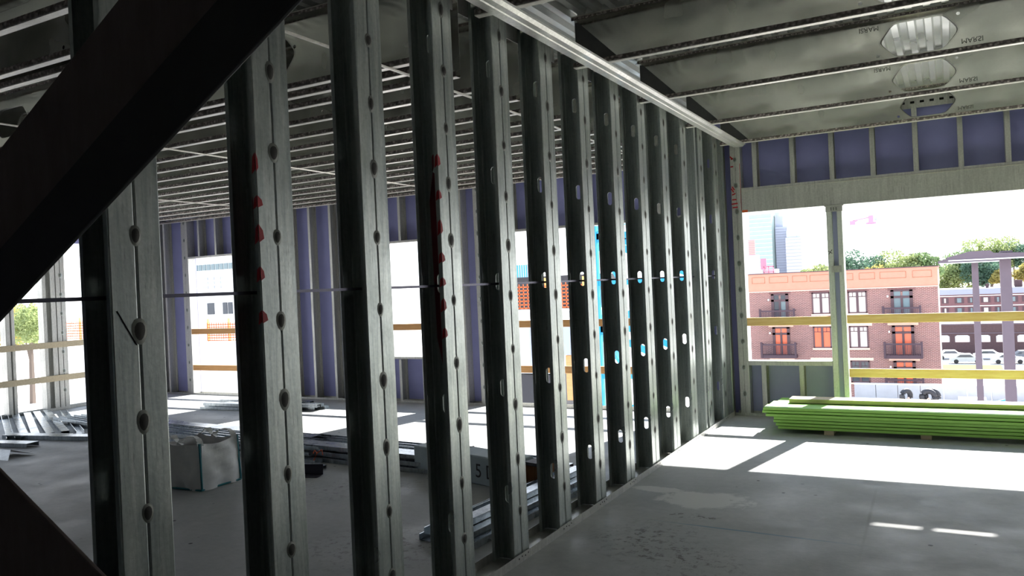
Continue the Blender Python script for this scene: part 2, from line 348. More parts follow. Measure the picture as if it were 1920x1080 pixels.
jamb(-8.08, -7.93, 0, TOP)
for x in (-7.75, -7.35, -6.94, -6.585, -6.19): cstud('cripple_stud', x, 2.34, TOP, 0.042)
for x in (-7.75, -7.39, -7.03, -6.62, -6.22): cstud('cripple_stud', x, 0.03, 0.62, 0.042)
jamb(-6.02, -5.88, 0, TOP, False)
jamb(-5.68, -5.56, 0, TOP)
for x in (-5.50,): cstud('cripple_stud', x, 2.36, TOP, 0.05)
for x in (-5.1, -4.0, -3.05): cstud('cripple_stud', x, 2.36, TOP, 0.042)
jamb(-2.72, -2.58, 0, TOP, False)
cstud('stud', -2.315, 0, 3.30, 0.085)
jamb(-2.18, -2.066, 0, 3.30)
for i in range(16): cstud('cripple_stud', -1.905 + 0.4095 * i, 2.61, 3.30, 0.048)
cstud('cripple_stud', -1.902, 0.0, 0.58, 0.052); cstud('cripple_stud', -1.493, 0.0, 0.58, 0.048)
for k, (x0, x1, z0, z1) in OP.items():
    if k in 'abc': track(x0, x1, z1, 1, 0.03, name='head_track')
track(-7.93, -6.02, 0.66, -1, 0.03, name='sill_track')
track(-2.066, -1.165, 0.628, -1, 0.05, name='sill_track')
for a, b in ((XL, -11.45), (-9.45, -5.56), (-2.72, -2.40), (-2.24, 4.3)): track(a, b, 0.0, 1, 0.03, name='floor_track')
track(-11.45, -9.45, 0.0, 1, 0.03, name='floor_track'); track(-5.56, -2.72, 0.0, 1, 0.03, name='floor_track')
# box header over the wide opening, light steel, with its flange line and screws
hb = part('header_beam', MB().box(-2.064, 4.3, YW - 0.004, YS - 0.005, 2.333, 2.58), GALV2, wb)
part('flange', MB().box(-2.064, 4.3, YW - 0.012, YW + 0.08, 2.578, 2.584), STRIP, hb)
track(-2.064, 4.3, 2.585, 1, 0.03, name='cripple_track')
sc = MB()
for i in range(7):
    for j in range(2): sc.add(*(lambda cx, cz: ([(cx + 0.005 * math.cos(t), YW - 0.007, cz + 0.005 * math.sin(t)) for t in (0, 1.05, 2.1, 3.14, 4.19, 5.24)] + [(cx, YW - 0.011, cz)], [(k, (k + 1) % 6, 6) for k in range(6)]))(-2.03 + 0.05 * j, 2.37 + 0.03 * i))
part('screws', sc, STRIP, hb)
# rim track above the sheathing, with its row of square slots
rim = MB(); hs = [[(-2.2 + 0.0905 * k, 3.335), (-2.16 + 0.0905 * k, 3.335), (-2.16 + 0.0905 * k, 3.36), (-2.2 + 0.0905 * k, 3.36)] for k in range(70)]
rim.plate([(-2.25, 3.285), (4.3, 3.285), (4.3, 3.46), (-2.25, 3.46)], hs, 0.002, lambda u, v, w: (u, 9.40 + w, v)); part('rim_track', rim, GALV2, wb)
part('rim_backing', MB().box(-2.25, 4.3, YS - 0.02, YS + 0.016, 3.335, 3.46), SEAM, wb)
# post between the two openings: two studs, dark channel between, strap and top clip
POSTM = galv('post_zinc', (0.66, 0.70, 0.66), (0.80, 0.82, 0.78), 0.2, 0.35, 0.5)
po = thing('window_post', 'pale steel stud post between the left window bay and wide opening, black X on it', 'post', (-1.083, YW, 0))
for s in (-1, 1):
    mb = MB().sheet([(s * 0.026, 0.10), (s * 0.026, 0.012), (s * 0.029, 0.0), (s * 0.076, 0.0), (s * 0.079, 0.003), (s * 0.079, 0.15), (s * 0.026, 0.15)], 0.002, 0.002, 2.331, lambda u, v, a: (u, v, a))
    part('stud', mb, POSTM, po)
part('channel_web', MB().box(-0.026, 0.026, 0.06, 0.064, 0.002, 2.331), BLUEG, po)
part('strap', MB().box(-0.05, 0.052, -0.006, -0.0015, 1.60, 1.672), GALV2, po)
cl = part('top_clip', MB().box(-0.084, 0.088, -0.012, -0.002, 2.262, 2.331).box(-0.095, 0.1, -0.014, 0.03, 2.322, 2.332), GALV2, po)
part('slots', MB().box(-0.03, -0.024, -0.0135, -0.0115, 2.275, 2.31).box(-0.004, 0.002, -0.0135, -0.0115, 2.275, 2.31).box(0.022, 0.028, -0.0135, -0.0115, 2.275, 2.31), BLACKM, cl)
part('marker_cross', MB().bar((-0.07, -0.002, 1.80), (-0.035, -0.002, 1.85), 0.002, 0.006).bar((-0.075, -0.002, 1.838), (-0.035, -0.002, 1.808), 0.002, 0.006), BLACKM, po)
# red and orange spray marks on the corner jamb
sp = MB()
for a, b in (((-2.175, 2.99), (-2.145, 2.955)), ((-2.165, 2.955), (-2.14, 2.965)), ((-2.175, 2.87), (-2.142, 2.872)), ((-2.165, 2.64), (-2.14, 2.60)), ((-2.175, 2.62), (-2.15, 2.575)), ((-2.17, 2.545), (-2.13, 2.56)), ((-2.17, 2.49), (-2.12, 2.49)), ((-2.18, 2.44), (-2.11, 2.445)), ((-2.17, 2.40), (-2.11, 2.40))):
    part('spray_mark', MB().bar((a[0], YW - 0.003, a[1]), (b[0], YW - 0.003, b[1]), 0.002, 0.014), RED, wb)
part('spray_mark', MB().box(-2.062, -2.0, YW - 0.006, YW - 0.0045, 2.336, 2.36), ORANGE, wb)
part('spray_line', MB().box(-2.073, -2.069, YW - 0.003, YW - 0.001, 2.36, 2.9), RED, wb)

# ------------------------------------------------------------------ left wall (x = XL): studs and openings
wlft = struct('wall_left')
def lsheath(y0, y1, z0, z1):
    y = y0
    while y < y1 - 1e-3:
        e = min(y + 1.22, y1); part('sheathing_panel', MB().box(XL - 0.17, XL - 0.155, y, e, z0, z1), PURPLE, wlft); y = e
lsheath(YB, 3.4, 0, 3.46); lsheath(3.4, 8.3, 2.62, 3.46); lsheath(8.3, YS, 0, 3.46)
def lstud(y, w, z0=0, z1=TOP, hand=1, m=GALV2):
    mb = MB().sheet([(hand * w, 0.014), (hand * w, 0.0), (0.003 * hand, 0.0), (0, 0.003), (0, 0.147), (0.003 * hand, 0.15), (hand * w, 0.15), (hand * w, 0.136)], -0.002 * hand, z0, z1, lambda u, v, a: (XL - v, y + u, a)); return part('stud', mb, m, wlft)
for y in (3.4, 4.3, 5.2, 6.1): lstud(y, 0.05)
lstud(6.69, 0.06); lstud(6.82, 0.045, hand=-1); lstud(7.26, 0.05); lstud(7.46, 0.07, hand=-1); lstud(7.47, 0.07); lstud(7.62, 0.07, hand=-1); lstud(8.25, 0.05); lstud(8.75, 0.05); lstud(9.15, 0.05)
part('seam', MB().box(XL - 0.002, XL + 0.0005, 7.543, 7.547, 0, TOP), SEAM, wlft)
weldspots(XL + 0.001, 7.545, [0.3 + 0.3 * k for k in range(9)], wlft, 'x', 1.0)
part('floor_track', MB().sheet([(0, 0.04), (0, 0), (0.15, 0), (0.15, 0.04)], 0.002, YB, YS, lambda u, v, a: (XL + 0.004 - u, a, v + 0.001)), GALV2, wlft)
for i, (z, lb) in enumerate(((1.02, 'upper pale plank guard rail across the left side opening of far room'), (0.50, 'lower pale plank guard rail across the left side opening of far room'))):
    o = MB().box(-0.02, 0.02, 0, 2.55, -0.045, 0.045)
    r = link('guard_rail', o.mesh('guard_rail', WOODP), None, (XL + 0.026, 5.6, z)); tag(r, lb, 'rail')

# ------------------------------------------------------------------ partition: doubled studs on a floor track, welded seams
XW = -2.25; DEP = 0.15; FW = 0.093; SP = 0.6078; Y0 = 1.635
wp = struct('wall_partition')
def punched_track(z, up, y0, y1, name):
    mb = MB().sheet([(0.012, up * 0.052), (0.008, 0), (-DEP - 0.008, 0), (-DEP - 0.010, up * 0.052)], 0.002 * up, y0, y1, lambda u, v, a: (XW + u, a, z + v)); return part(name, mb, GALV2, wp)
ft = punched_track(0.001, 1, -2.6, YW - 0.05, 'floor_track')
hd = MB()
for n in range(-2, 13):
    for k in range(4):
        cy = Y0 + n * SP - 0.06 + 0.038 * k; cz = 0.03 + 0.006 * (k % 2)
        hd.add([(XW + 0.0125, cy + 0.006 * math.cos(t), cz + 0.006 * math.sin(t)) for t in (0, 1.05, 2.1, 3.14, 4.19, 5.24)] + [(XW + 0.016, cy, cz)], [(k2, (k2 + 1) % 6, 6) for k2 in range(6)])
part('screws', hd, SEAM, ft)
ZT = 3.27
def stud_pair(idx):
    """two punched C studs back to back; local origin at the seam on the room face, at the floor"""
    zs = [0.385 + 0.625 * k for k in range(5)]; t = 0.0018
    root = bpy.data.objects.new('stud_pair', None); COL.objects.link(root)
    for s in (-1, 1):
        mb = MB(); g = s * 0.0012
        holes = [slot(-0.075, z, 0.019, 0.051) for z in zs]
        mb.plate([(-0.003, 0.003), (-DEP + 0.003, 0.003), (-DEP + 0.003, ZT), (-0.003, ZT)], holes, s * t, lambda u, v, w: (u, g + w, v))
        fl = FW
        mb.sheet([(-0.005, s * 0.002), (-0.0015, s * 0.0035), (0, s * 0.007), (0, s * (fl - 0.005)), (-0.0015, s * (fl - 0.0015)), (-0.005, s * fl), (-0.022, s * fl)], s * 0.0016, 0.003, ZT, lambda u, v, a: (u, v, a))
        mb.sheet([(-DEP + 0.005, s * 0.002), (-DEP + 0.0015, s * 0.0035), (-DEP, s * 0.007), (-DEP, s * (fl - 0.005)), (-DEP + 0.0015, s * (fl - 0.0015)), (-DEP + 0.005, s * fl), (-DEP + 0.022, s * fl)], -s * 0.0016, 0.003, ZT, lambda u, v, a: (u, v, a))
        part('channel', mb, GALV, root)
    for s in (-1,):
        cl = MB()
        for z in zs: cl.box(-0.078, -0.072, s * 0.006, s * 0.0032, z + 0.055, z + 0.062)
    k = 0; z = 0.31
    while z < ZT - 0.1:
        o = link('weld_spot', WMESH, root, (0.0005, 0, z + 0.02 * math.sin(7.3 * k + idx))); o.scale = (1, 0.9 + 0.15 * math.sin(k * 2.1 + idx), 0.95 + 0.15 * math.cos(k * 1.7 + idx)); z += 0.305; k += 1
    return root
marks = {1: 'red spray marks at eye height', 3: 'dark red spray marks', 0: 'dark diagonal scratch on its face', -1: 'cut by the left picture edge'}
GRP = 'doubled steel studs of the partition'
for n in range(-1, 13):
    r = stud_pair(n); r.location = (XW, Y0 + n * SP, 0)
    base = 'doubled steel stud'
    if n in marks: lb = f'{base}, {ORD[n + 1]} from left in the partition, {marks[n]}'
    elif n < 12: lb = f'{base} with welded seam, {ORD[n + 1]} from the left of the partition row'
    else: lb = f'{base} with welded seam, last in the partition, nearest far corner'
    tag(r, lb, 'stud', GRP)
    if n in (1, 3):
        mk = MB(); z0, z1 = (1.50, 2.18) if n == 1 else (1.35, 2.27)
        rr = random.Random(n)
        zz = z0
        while zz < z1:
            h = rr.uniform(0.05, 0.09); q = rr.uniform(0.012, 0.03); yb = -FW - 0.0008
            pts = [(-0.02, zz), (-0.001, zz + h * 0.2), (-0.001, zz + h), (-0.014, zz + h * 0.8)]
            mk.plate(pts, [], -0.0006, lambda u, v, w: (u, yb + w, v))
            mk.plate([(-FW + 0.001, zz + h * 0.1), (-FW + q, zz + h * 0.3), (-FW + q * 0.8, zz + h * 0.7), (-FW + 0.001, zz + h)], [], 0.0005, lambda u, v, w: (0.0006 + w, u, v))
            part('spray_mark', mk, RED, r); mk = MB(); zz += h + rr.uniform(0.05, 0.12)
        ov = MB().plate([(-0.012, z0 - 0.35), (-0.055, z0 - 0.28), (-0.11, z0 + 0.0), (-0.12, z1 - 0.2), (-0.06, z1 + 0.12), (-0.012, z1 + 0.1)], [slot(-0.075, 1.635, 0.0195, 0.0515), slot(-0.075, 2.26, 0.0195, 0.0515)] if n == 3 else [slot(-0.075, 1.635, 0.0195, 0.0515)], -0.0005, lambda u, v, w: (u, -0.0035 + w, v))
        part('overspray', ov, MAROON, r)
    if n == 0:
        part('scratch', MB().bar((0.0008, -0.075, 1.58), (0.0008, -0.012, 1.47), 0.0012, 0.005, (1, 0, 0)), WELD, r)
# single stud pinched beside the eleventh pair, and the last end stud
for y, lb in ((8.02, 'single narrow steel stud tight beside the twelfth doubled stud near the far corner'), (9.18, 'single end stud of the partition against the far wall')):
    mb = MB().sheet([(-0.022, 0.05), (-0.002, 0.05), (0, 0.047), (0, 0.003), (-0.003, 0), (-DEP + 0.003, 0), (-DEP, 0.003), (-DEP, 0.05), (-DEP + 0.02, 0.05)], 0.002, 0.003, ZT, lambda u, v, a: (u, v, a))
    o = link('single_stud', mb.mesh('single_stud', GALV), wp, (XW, y + 0.07, 0)); o['label'] = lb
# bridging bar that threads the punch-outs
bb = MB().sheet([(-0.019, -0.012), (-0.019, 0), (0.019, 0), (0.019, -0.012)], -0.002, -2.4, YW - 0.1, lambda u, v, a: (u, a, v))
o = link('bridging_channel', bb.mesh('bridging_channel', COLD), None, (XW - 0.075, 0, 1.628)); tag(o, 'thin dark steel bridging channel threaded through all the partition studs', 'channel')
# top track pieces between joist ends, and the bearing track on the joist undersides
JY = [-0.15, 1.18, 2.51, 3.84, 5.16, 6.5, 7.86, 9.2]
for a, b in zip([-2.4] + [j + 0.03 for j in JY], [j - 0.03 for j in JY] + [YW]):
    if b - a < 0.04: continue
    mb = MB().sheet([(0.002, -0.11), (0.002, 0), (-DEP - 0.002, 0), (-DEP - 0.002, -0.11)], 0.002, a, b, lambda u, v, aa: (XW + u, aa, 3.285 + v)); tt = part('top_track', mb, GALV2, wp)
sc = MB()
for n in range(-1, 13):
    for k in range(3):
        cy = Y0 + n * SP - 0.05 + 0.05 * k; cz = 3.215 + 0.008 * (k % 2)
        sc.add([(XW + 0.003, cy + 0.006 * math.cos(t), cz + 0.006 * math.sin(t)) for t in (0, 1.05, 2.1, 3.14, 4.19, 5.24)] + [(XW + 0.007, cy, cz)], [(k2, (k2 + 1) % 6, 6) for k2 in range(6)])
part('screws', sc, SEAM, wp)
lt = MB().sheet([(-0.085, 0.0), (-0.068, 0.0), (-0.05, -0.018), (0.05, -0.018), (0.068, 0.0), (0.085, 0.0)], 0.002, -2.4, 9.45 - 0.16, lambda u, v, a: (u, a, v))
lt.sheet([(-0.012, -0.0185), (-0.006, -0.024), (0.006, -0.024), (0.012, -0.0185)], 0.0015, -2.4, 9.27, lambda u, v, a: (u, a, v))
o = link('bearing_channel', lt.mesh('bearing_channel', GALV2), None, (-2.07, 0, 3.104)); tag(o, 'long bright steel channel screwed under the joist ends beside the partition', 'channel')

# ------------------------------------------------------------------ ceiling joists of the near room
def octhole(cx, cz, s=1.0):
    P = [(-0.26, 0.0), (-0.17, 0.122), (0.16, 0.124), (0.245, 0.02), (0.245, -0.02), (0.155, -0.122), (-0.165, -0.124), (-0.25, -0.03)]
    out = []
    for i in range(len(P)):
        a = Vector(P[i - 1]); b = Vector(P[i]); c = Vector(P[(i + 1) % len(P)])
        d1 = (a - b).length; d2 = (c - b).length; r1 = min(0.035, d1 * 0.4); r2 = min(0.035, d2 * 0.4)
        p = b + (a - b).normalized() * r1; q = b + (c - b).normalized() * r2
        out += [(cx + s * w.x, cz + s * w.y) for w in (p, (p + q + 2 * b) / 4, q)]
    return out
def circ(cx, cz, r, n=12): return [(cx + r * math.cos(2 * math.pi * k / n), cz + r * math.sin(2 * math.pi * k / n)) for k in range(n)]
def textmesh(s, size):
    c = bpy.data.curves.new('roll_mark', 'FONT'); c.body = s; c.size = size; c.align_x = 'CENTER'; c.align_y = 'CENTER'; c.extrude = 0.0003
    o = bpy.data.objects.new('tmp', c); COL.objects.link(o); bpy.context.view_layer.update()
    me = bpy.data.meshes.new_from_object(o); bpy.data.objects.remove(o); me.materials.clear(); me.materials.append(SCORCH); return me
TXT = textmesh('MARSI', 0.05)
def joist(x0, x1, z0, z1, hcs, root, marks=True, light_dots=True, m=WEB):
    light_dots = marks
    L = x1 - x0; cx0 = x0
    holes = [octhole(c, z0 + 0.178 * (z1 - z0) / 0.356) for c in hcs]
    for c in hcs: holes += [circ(c - 0.275, z0 + 0.075, 0.012), circ(c + 0.25, z0 + 0.285, 0.012)]
    part('web', MB().plate([(x0, z0 + 0.004), (x1, z0 + 0.004), (x1, z1 - 0.002), (x0, z1 - 0.002)], holes, 0.0025, lambda u, v, w: (u, w, v)), m, root)
    for c in hcs:
        h = octhole(c, z0 + 0.178 * (z1 - z0) / 0.356, 1.0); h2 = octhole(c, z0 + 0.178 * (z1 - z0) / 0.356, 0.965); n = len(h); mb = MB()
        vs = [(p[0], -0.001, p[1]) for p in octhole(c, z0 + 0.178 * (z1 - z0) / 0.356, 1.03)] + [(p[0], 0.006, p[1]) for p in h] + [(p[0], 0.016, p[1]) for p in h2]
        mb.add(vs, [(r * n + i, r * n + (i + 1) % n, (r + 1) * n + (i + 1) % n, (r + 1) * n + i) for r in range(2) for i in range(n)]); part('hole_lip', mb, HLIP, root, True)
    part('bottom_flange', MB().sheet([(0, 0.006), (-0.004, 0.0), (-0.048, 0.0), (-0.052, 0.006), (-0.052, 0.016)], 0.002, x0, x1, lambda u, v, a: (a, u, z0 + v)), STRIP, root)
    part('top_flange', MB().sheet([(0, -0.004), (-0.004, 0), (-0.048, 0.0), (-0.052, -0.004), (-0.052, -0.016)], -0.002, x0, x1, lambda u, v, a: (a, u, z1 + v)), STRIP, root)
    # beaded strips: a chain of small pressed lumps along the bottom; painted bright dots along the top
    mb = MB(); y = -0.0545
    mb.box(x0, x1, -0.0545, -0.0522, z0 + 0.002, z0 + 0.032); part('beaded_lip', mb, LIP, root)
    mb = MB(); k = x0 + 0.02
    while k < x1 - 0.03:
        mb.add([(k, -0.0545, z0 + 0.008), (k + 0.024, -0.0545, z0 + 0.010), (k + 0.026, -0.0545, z0 + 0.032), (k + 0.002, -0.0545, z0 + 0.030), (k + 0.013, -0.0605, z0 + 0.016)], [(0, 1, 4), (1, 2, 4), (2, 3, 4), (3, 0, 4)]); k += 0.03
    o = part('lumps', mb, LIP, root); o['kind'] = 'stuff'
    mb = MB().box(x0, x1, -0.0545, -0.0522, z1 - 0.028, z1 - 0.008)
    part('top_beaded_lip', mb, LIP, root)
    if light_dots:
        mb = MB(); k = x0 + 0.02
        while k < x1 - 0.03: mb.box(k, k + 0.008, -0.0565, -0.0545, z1 - 0.021, z1 - 0.015); k += 0.034
        o = part('painted_light_dots', mb, STRIP, root); o['kind'] = 'stuff'  # bright bumps stand for light coming through small holes
    part('painted_dark_reflection', MB().plate([(x0 + 0.005, z0 + 0.02), (x0 + 0.32, z0 + 0.025), (x0 + 0.3, z0 + 0.05), (x0 + 0.03, z1 - 0.03), (x0 + 0.005, z1 - 0.03)], [], -0.003, lambda u, v, w: (u, w - 0.001, v)), REFSHADE, root)  # dark reflection at the web end, painted as a flat plate
    if marks:
        for c in hcs:
            a = link('roll_mark', TXT, root, (c - 0.33, -0.0012, z0 + 0.283), (math.pi / 2, math.pi, 0)); b = link('roll_mark', TXT, root, (c + 0.33, -0.0012, z0 + 0.085), (math.pi / 2, 0, 0)); b.scale = (1, -1, 1)
JLAB = {9.2: 'nearest the purple far wall', 7.86: 'second out from the purple far wall', 6.5: 'third out from the purple far wall', 5.16: 'fourth out from the purple far wall', 3.84: 'fifth out, crossing the top picture edge'}
for j in JY:
    if j < 2: hc = [-0.13]
    r = thing('joist', f"steel ceiling joist over the near room, {JLAB[j]}" if j in JLAB else 'deep steel ceiling joist overhead behind the viewer', 'joist', (0, j, 0), (0, 0, 0), 'ceiling joists over the near room')
    joist(-2.245, 5.15, 3.107, 3.46, (-0.13, 2.3), r)

# ------------------------------------------------------------------ ceiling joists of the far room (closer together, deeper)
LZ = 2.964
LY = [9.25 - 0.406 * k for k in range(13)] + [4.13, 3.95, 2.86, 2.70, 2.28, 1.0, 0.0, -1.2]
for k, yy in enumerate(sorted(LY, reverse=True)):
    lb = f'{ORD[k]} steel ceiling joist of the far room, counted from the far wall' if k < 16 else f'steel ceiling joist high at the left picture edge, {ORD[k - 16]} going towards the viewer'
    r = thing('joist', lb, 'joist', (0, yy, 0), (0, 0, 0), 'ceiling joists over the far room')
    joist(-12.2, -2.72, LZ, 3.455, (-10.3, -7.0, -3.98), r, False)
for i, xx in enumerate((-2.93, -6.02, -9.1)):
    mb = MB().sheet([(-0.013, 0.0), (-0.009, -0.008), (-0.003, -0.008), (0, -0.003), (0.003, -0.008), (0.009, -0.008), (0.013, 0)], 0.0015, -2.5, 9.28, lambda u, v, a: (u, a, v))
    o = link('joist_strap', mb.mesh('joist_strap', STRIP), None, (xx, 0, LZ - 0.003))
    tag(o, ('bright thin steel strap under the far room joists, nearest the partition', 'thin steel strap under the far room joists, middle of three', 'thin steel strap under the far room joists, leftmost')[i], 'strap', 'straps under the far room joists')

# ------------------------------------------------------------------ dark timber braces close to the viewer, top left and bottom left
def brace(label, px, pz, dx, dz, L0, L1, secs, y):
    """straight bar in a plane parallel to the far wall; secs: (p0, p1, y0, y1) strips across its width"""
    d = Vector((dx, 0, dz)).normalized(); n = Vector((-d.z, 0, d.x))
    if n.z < 0: n = -n
    o = thing('diagonal_brace', label, 'brace', (px, y, pz))
    for nm, p0, p1, y0, y1 in secs:
        mb = MB(); vs = []
        for l in (L0, L1):
            for p, yy in ((p0, y0), (p1, y0), (p1, y1), (p0, y1)): q = d * l + n * p; vs.append((q.x, yy, q.z))
        mb.add(vs, [(0, 1, 2, 3), (7, 6, 5, 4), (0, 4, 5, 1), (1, 5, 6, 2), (2, 6, 7, 3), (3, 7, 4, 0)]); q = part(nm, mb, WOODD if nm != 'lower_rail' else REFSHADE, o)  # lower strip's shade is put into its darker colour
        bv = q.modifiers.new('b', 'BEVEL'); bv.width = 0.0015; bv.segments = 2
    return o
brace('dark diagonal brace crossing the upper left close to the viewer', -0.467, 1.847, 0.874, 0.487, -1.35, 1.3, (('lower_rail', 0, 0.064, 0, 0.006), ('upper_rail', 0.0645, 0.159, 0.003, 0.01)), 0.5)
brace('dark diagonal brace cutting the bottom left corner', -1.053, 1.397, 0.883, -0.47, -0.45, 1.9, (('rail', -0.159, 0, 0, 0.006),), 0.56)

# ------------------------------------------------------------------ guard rails in far wall openings
def rail(x0, x1, z, m, lb, y=YW + 0.02, h=0.092):
    mb = MB().box(0, x1 - x0, -0.019, 0.019, -h / 2, h / 2); o = link('guard_rail', mb.mesh('guard_rail', m), None, (x0, y, z)); tag(o, lb, 'rail')
    bv = o.modifiers.new('b', 'BEVEL'); bv.width = 0.003; bv.segments = 1; return o
rail(-2.064, -1.165, 1.076, WOOD, 'short yellow pine guard rail across the left window bay of near room')
rail(-0.999, 4.28, 1.086, WOOD, 'upper long yellow pine guard rail across the wide opening')
rail(-0.999, 4.28, 0.503, WOOD, 'lower long yellow pine guard rail just above the green boards')
rail(-11.44, -9.46, 1.08, WOOD2, 'upper orange wooden guard rail in the far room opening at left')
rail(-11.44, -9.46, 0.46, WOOD2, 'lower orange wooden guard rail in the far room opening at left')
rail(-7.92, -6.03, 1.09, WOOD2, 'orange wooden guard rail across the raised middle window opening')
rail(-5.55, -2.73, 1.10, WOOD2, 'upper orange wooden guard rail behind the middle partition studs')
rail(-5.55, -2.73, 0.50, WOOD2, 'lower orange wooden guard rail behind the middle partition studs')

# ------------------------------------------------------------------ stack of green edged boards and the loose plank on top
BT = 0.031
for k in range(7):
    for row in range(3):
        y0 = 8.33 + 0.24 * row + rnd(-0.006, 0.006); xl = -1.66 + [0.06, 0.06, 0.03, 0.02, -0.04, -0.09, -0.06][k] + 0.03 * row + rnd(-0.02, 0.02)
        mb = MB().box(0, 4.4, 0, 0.235, 0.0, BT - 0.006); o = link('board', mb.mesh('board', GREEN), None, (xl, y0 - (0.02 if k == 4 else 0), 0.045 + k * BT))
        bv = o.modifiers.new('b', 'BEVEL'); bv.width = 0.002; bv.segments = 1
        tag(o, f"bright green board, {('front', 'middle', 'rear')[row]} row, {('bottom', 'second', 'third', 'fourth', 'fifth', 'sixth', 'top')[k]} layer of the stack under the opening", 'board', 'green boards stacked under the opening')
for i, xx in enumerate((-1.15, -0.3, 0.55, 1.6, 2.5)):
    o = link('bearer_block', MB().box(0, 0.09, 0, 0.74, 0.0, 0.044).mesh('bearer_block', WOODP), None, (xx, 8.34, 0)); tag(o, f"small wooden bearer under the green board stack, {ORD[i]} from its left end", 'block', 'bearers under the green boards')
o = link('plank', MB().box(0, 4.2, 0, 0.2, 0.001, 0.042).mesh('plank', WOODP), None, (-1.52, 8.64, 0.045 + 7 * BT)); tag(o, 'bare pale plank lying on top of the green board stack', 'plank')

# ------------------------------------------------------------------ builders bag
bag = thing('bulk_bag', 'white woven bulk bag with teal seams and limp lifting loops on far room floor', 'bag', (-5.56, 4.56, 0), (0, 0, math.radians(2)))
W_, D_, H_ = 0.48, 0.42, 0.40
def bagside(p, q, nrm, seed, rows=9, cols=12):
    r = random.Random(seed); mb = MB(); vs = []
    for j in range(rows + 1):
        for i in range(cols + 1):
            u = i / cols; v = j / rows; edge = min(u, 1 - u, 1) * 4; edge = min(1, edge)
            bulge = 0.03 * math.sin(math.pi * u) * math.sin(math.pi * min(1, v + 0.1)) + edge * 0.024 * math.sin(9 * u + 5 * v * seed) * math.sin(7 * v + seed) + edge * r.uniform(-0.004, 0.004)
            z = H_ * v * (1 - 0.07 * math.sin(math.pi * u) * (v > 0.85)) + 0.002; ln = 0.015 * v
            P = Vector(p).lerp(Vector(q), u); vs.append((P.x + nrm[0] * (bulge - ln), P.y + nrm[1] * (bulge - ln), z))
    n = cols + 1
    return mb.add(vs, [(j * n + i, j * n + i + 1, (j + 1) * n + i + 1, (j + 1) * n + i) for j in range(rows) for i in range(cols)])
for k, (p, q, nn) in enumerate((((-W_, 0, 0), (0, 0, 0), (0, -1)), ((0, 0, 0), (0, D_, 0), (1, 0)), ((0, D_, 0), (-W_, D_, 0), (0, 1)), ((-W_, D_, 0), (-W_, 0, 0), (-1, 0)))):
    part('side_panel', bagside(p, q, nn, k + 1), BAG, bag, True)
part('contents', MB().box(-W_ + 0.03, -0.03, 0.03, D_ - 0.03, 0.01, 0.3), BAGIN, bag)
for (x, y) in ((0, 0), (0, D_), (-W_, 0), (-W_, D_)):
    part('corner_seam', MB().tube([(x + (0.006 if x == 0 else -0.006), y - 0.006 if y == 0 else y + 0.006, 0.01), (x - 0.004, y, 0.2), (x - 0.012 if x == 0 else x + 0.012, y, H_)], 0.009, 6), TEAL, bag)
part('hem', MB().tube([(-W_, -0.01, 0.012), (0, -0.01, 0.012), (0.01, D_, 0.012)], 0.008, 6), TEAL, bag)
for (x, y, s) in ((-0.02, 0.02, -1), (-0.02, D_ - 0.03, -1), (-W_ + 0.02, 0.02, 1), (-W_ + 0.02, D_ - 0.03, 1)):
    pts = [(x + s * 0.24 * t, y + 0.03 * math.sin(6 * t), H_ - 0.02 + 0.075 * math.sin(math.pi * t)) for t in [i / 8 for i in range(9)]]
    mb = MB()
    for a, b in zip(pts, pts[1:]): mb.bar(a, b, 0.05, 0.004)
    part('lifting_loop', mb, BAG, bag)
part('tag_label', MB().box(-0.45, -0.34, -0.032, -0.029, 0.2, 0.36), WHITEP, bag)

# ------------------------------------------------------------------ wrapped long bundle with marker writing, and timber block
bun = thing('wrapped_bundle', 'long pale blue wrapped bundle with black handwritten marks lying on the floor', 'bundle', (-4.04, 5.69, 0), (0, 0, math.atan2(-0.21, 0.75)))
mb = MB().box(-0.2, 1.02, 0, 0.26, 0.0, 0.235); b_ = part('wrapping', mb, FOAM, bun); bv = b_.modifiers.new('b', 'BEVEL'); bv.width = 0.012; bv.segments = 3
t5 = textmesh('5 D', 0.16); t5.materials[0] = BLACKM; link('handwriting', t5, bun, (0.72, -0.0015, 0.11), (math.pi / 2, 0, 0))
part('band', MB().box(0.3, 0.315, -0.002, 0.262, 0.0, 0.237), SEAM, bun)
blk = thing('timber_block', 'short stack of brown timber blocks at the right end of the wrapped bundle', 'timber', (-2.98, 5.5, 0), (0, 0, math.radians(-15)))
for k in range(3): part('block', MB().box(0.045 * k, 0.045 * k + 0.042, 0, 0.2, 0, 0.2), WBLOCK, blk)
part('dark_cap', MB().box(-0.01, 0.14, -0.01, 0.21, 0.2, 0.225), BLACKH, blk)

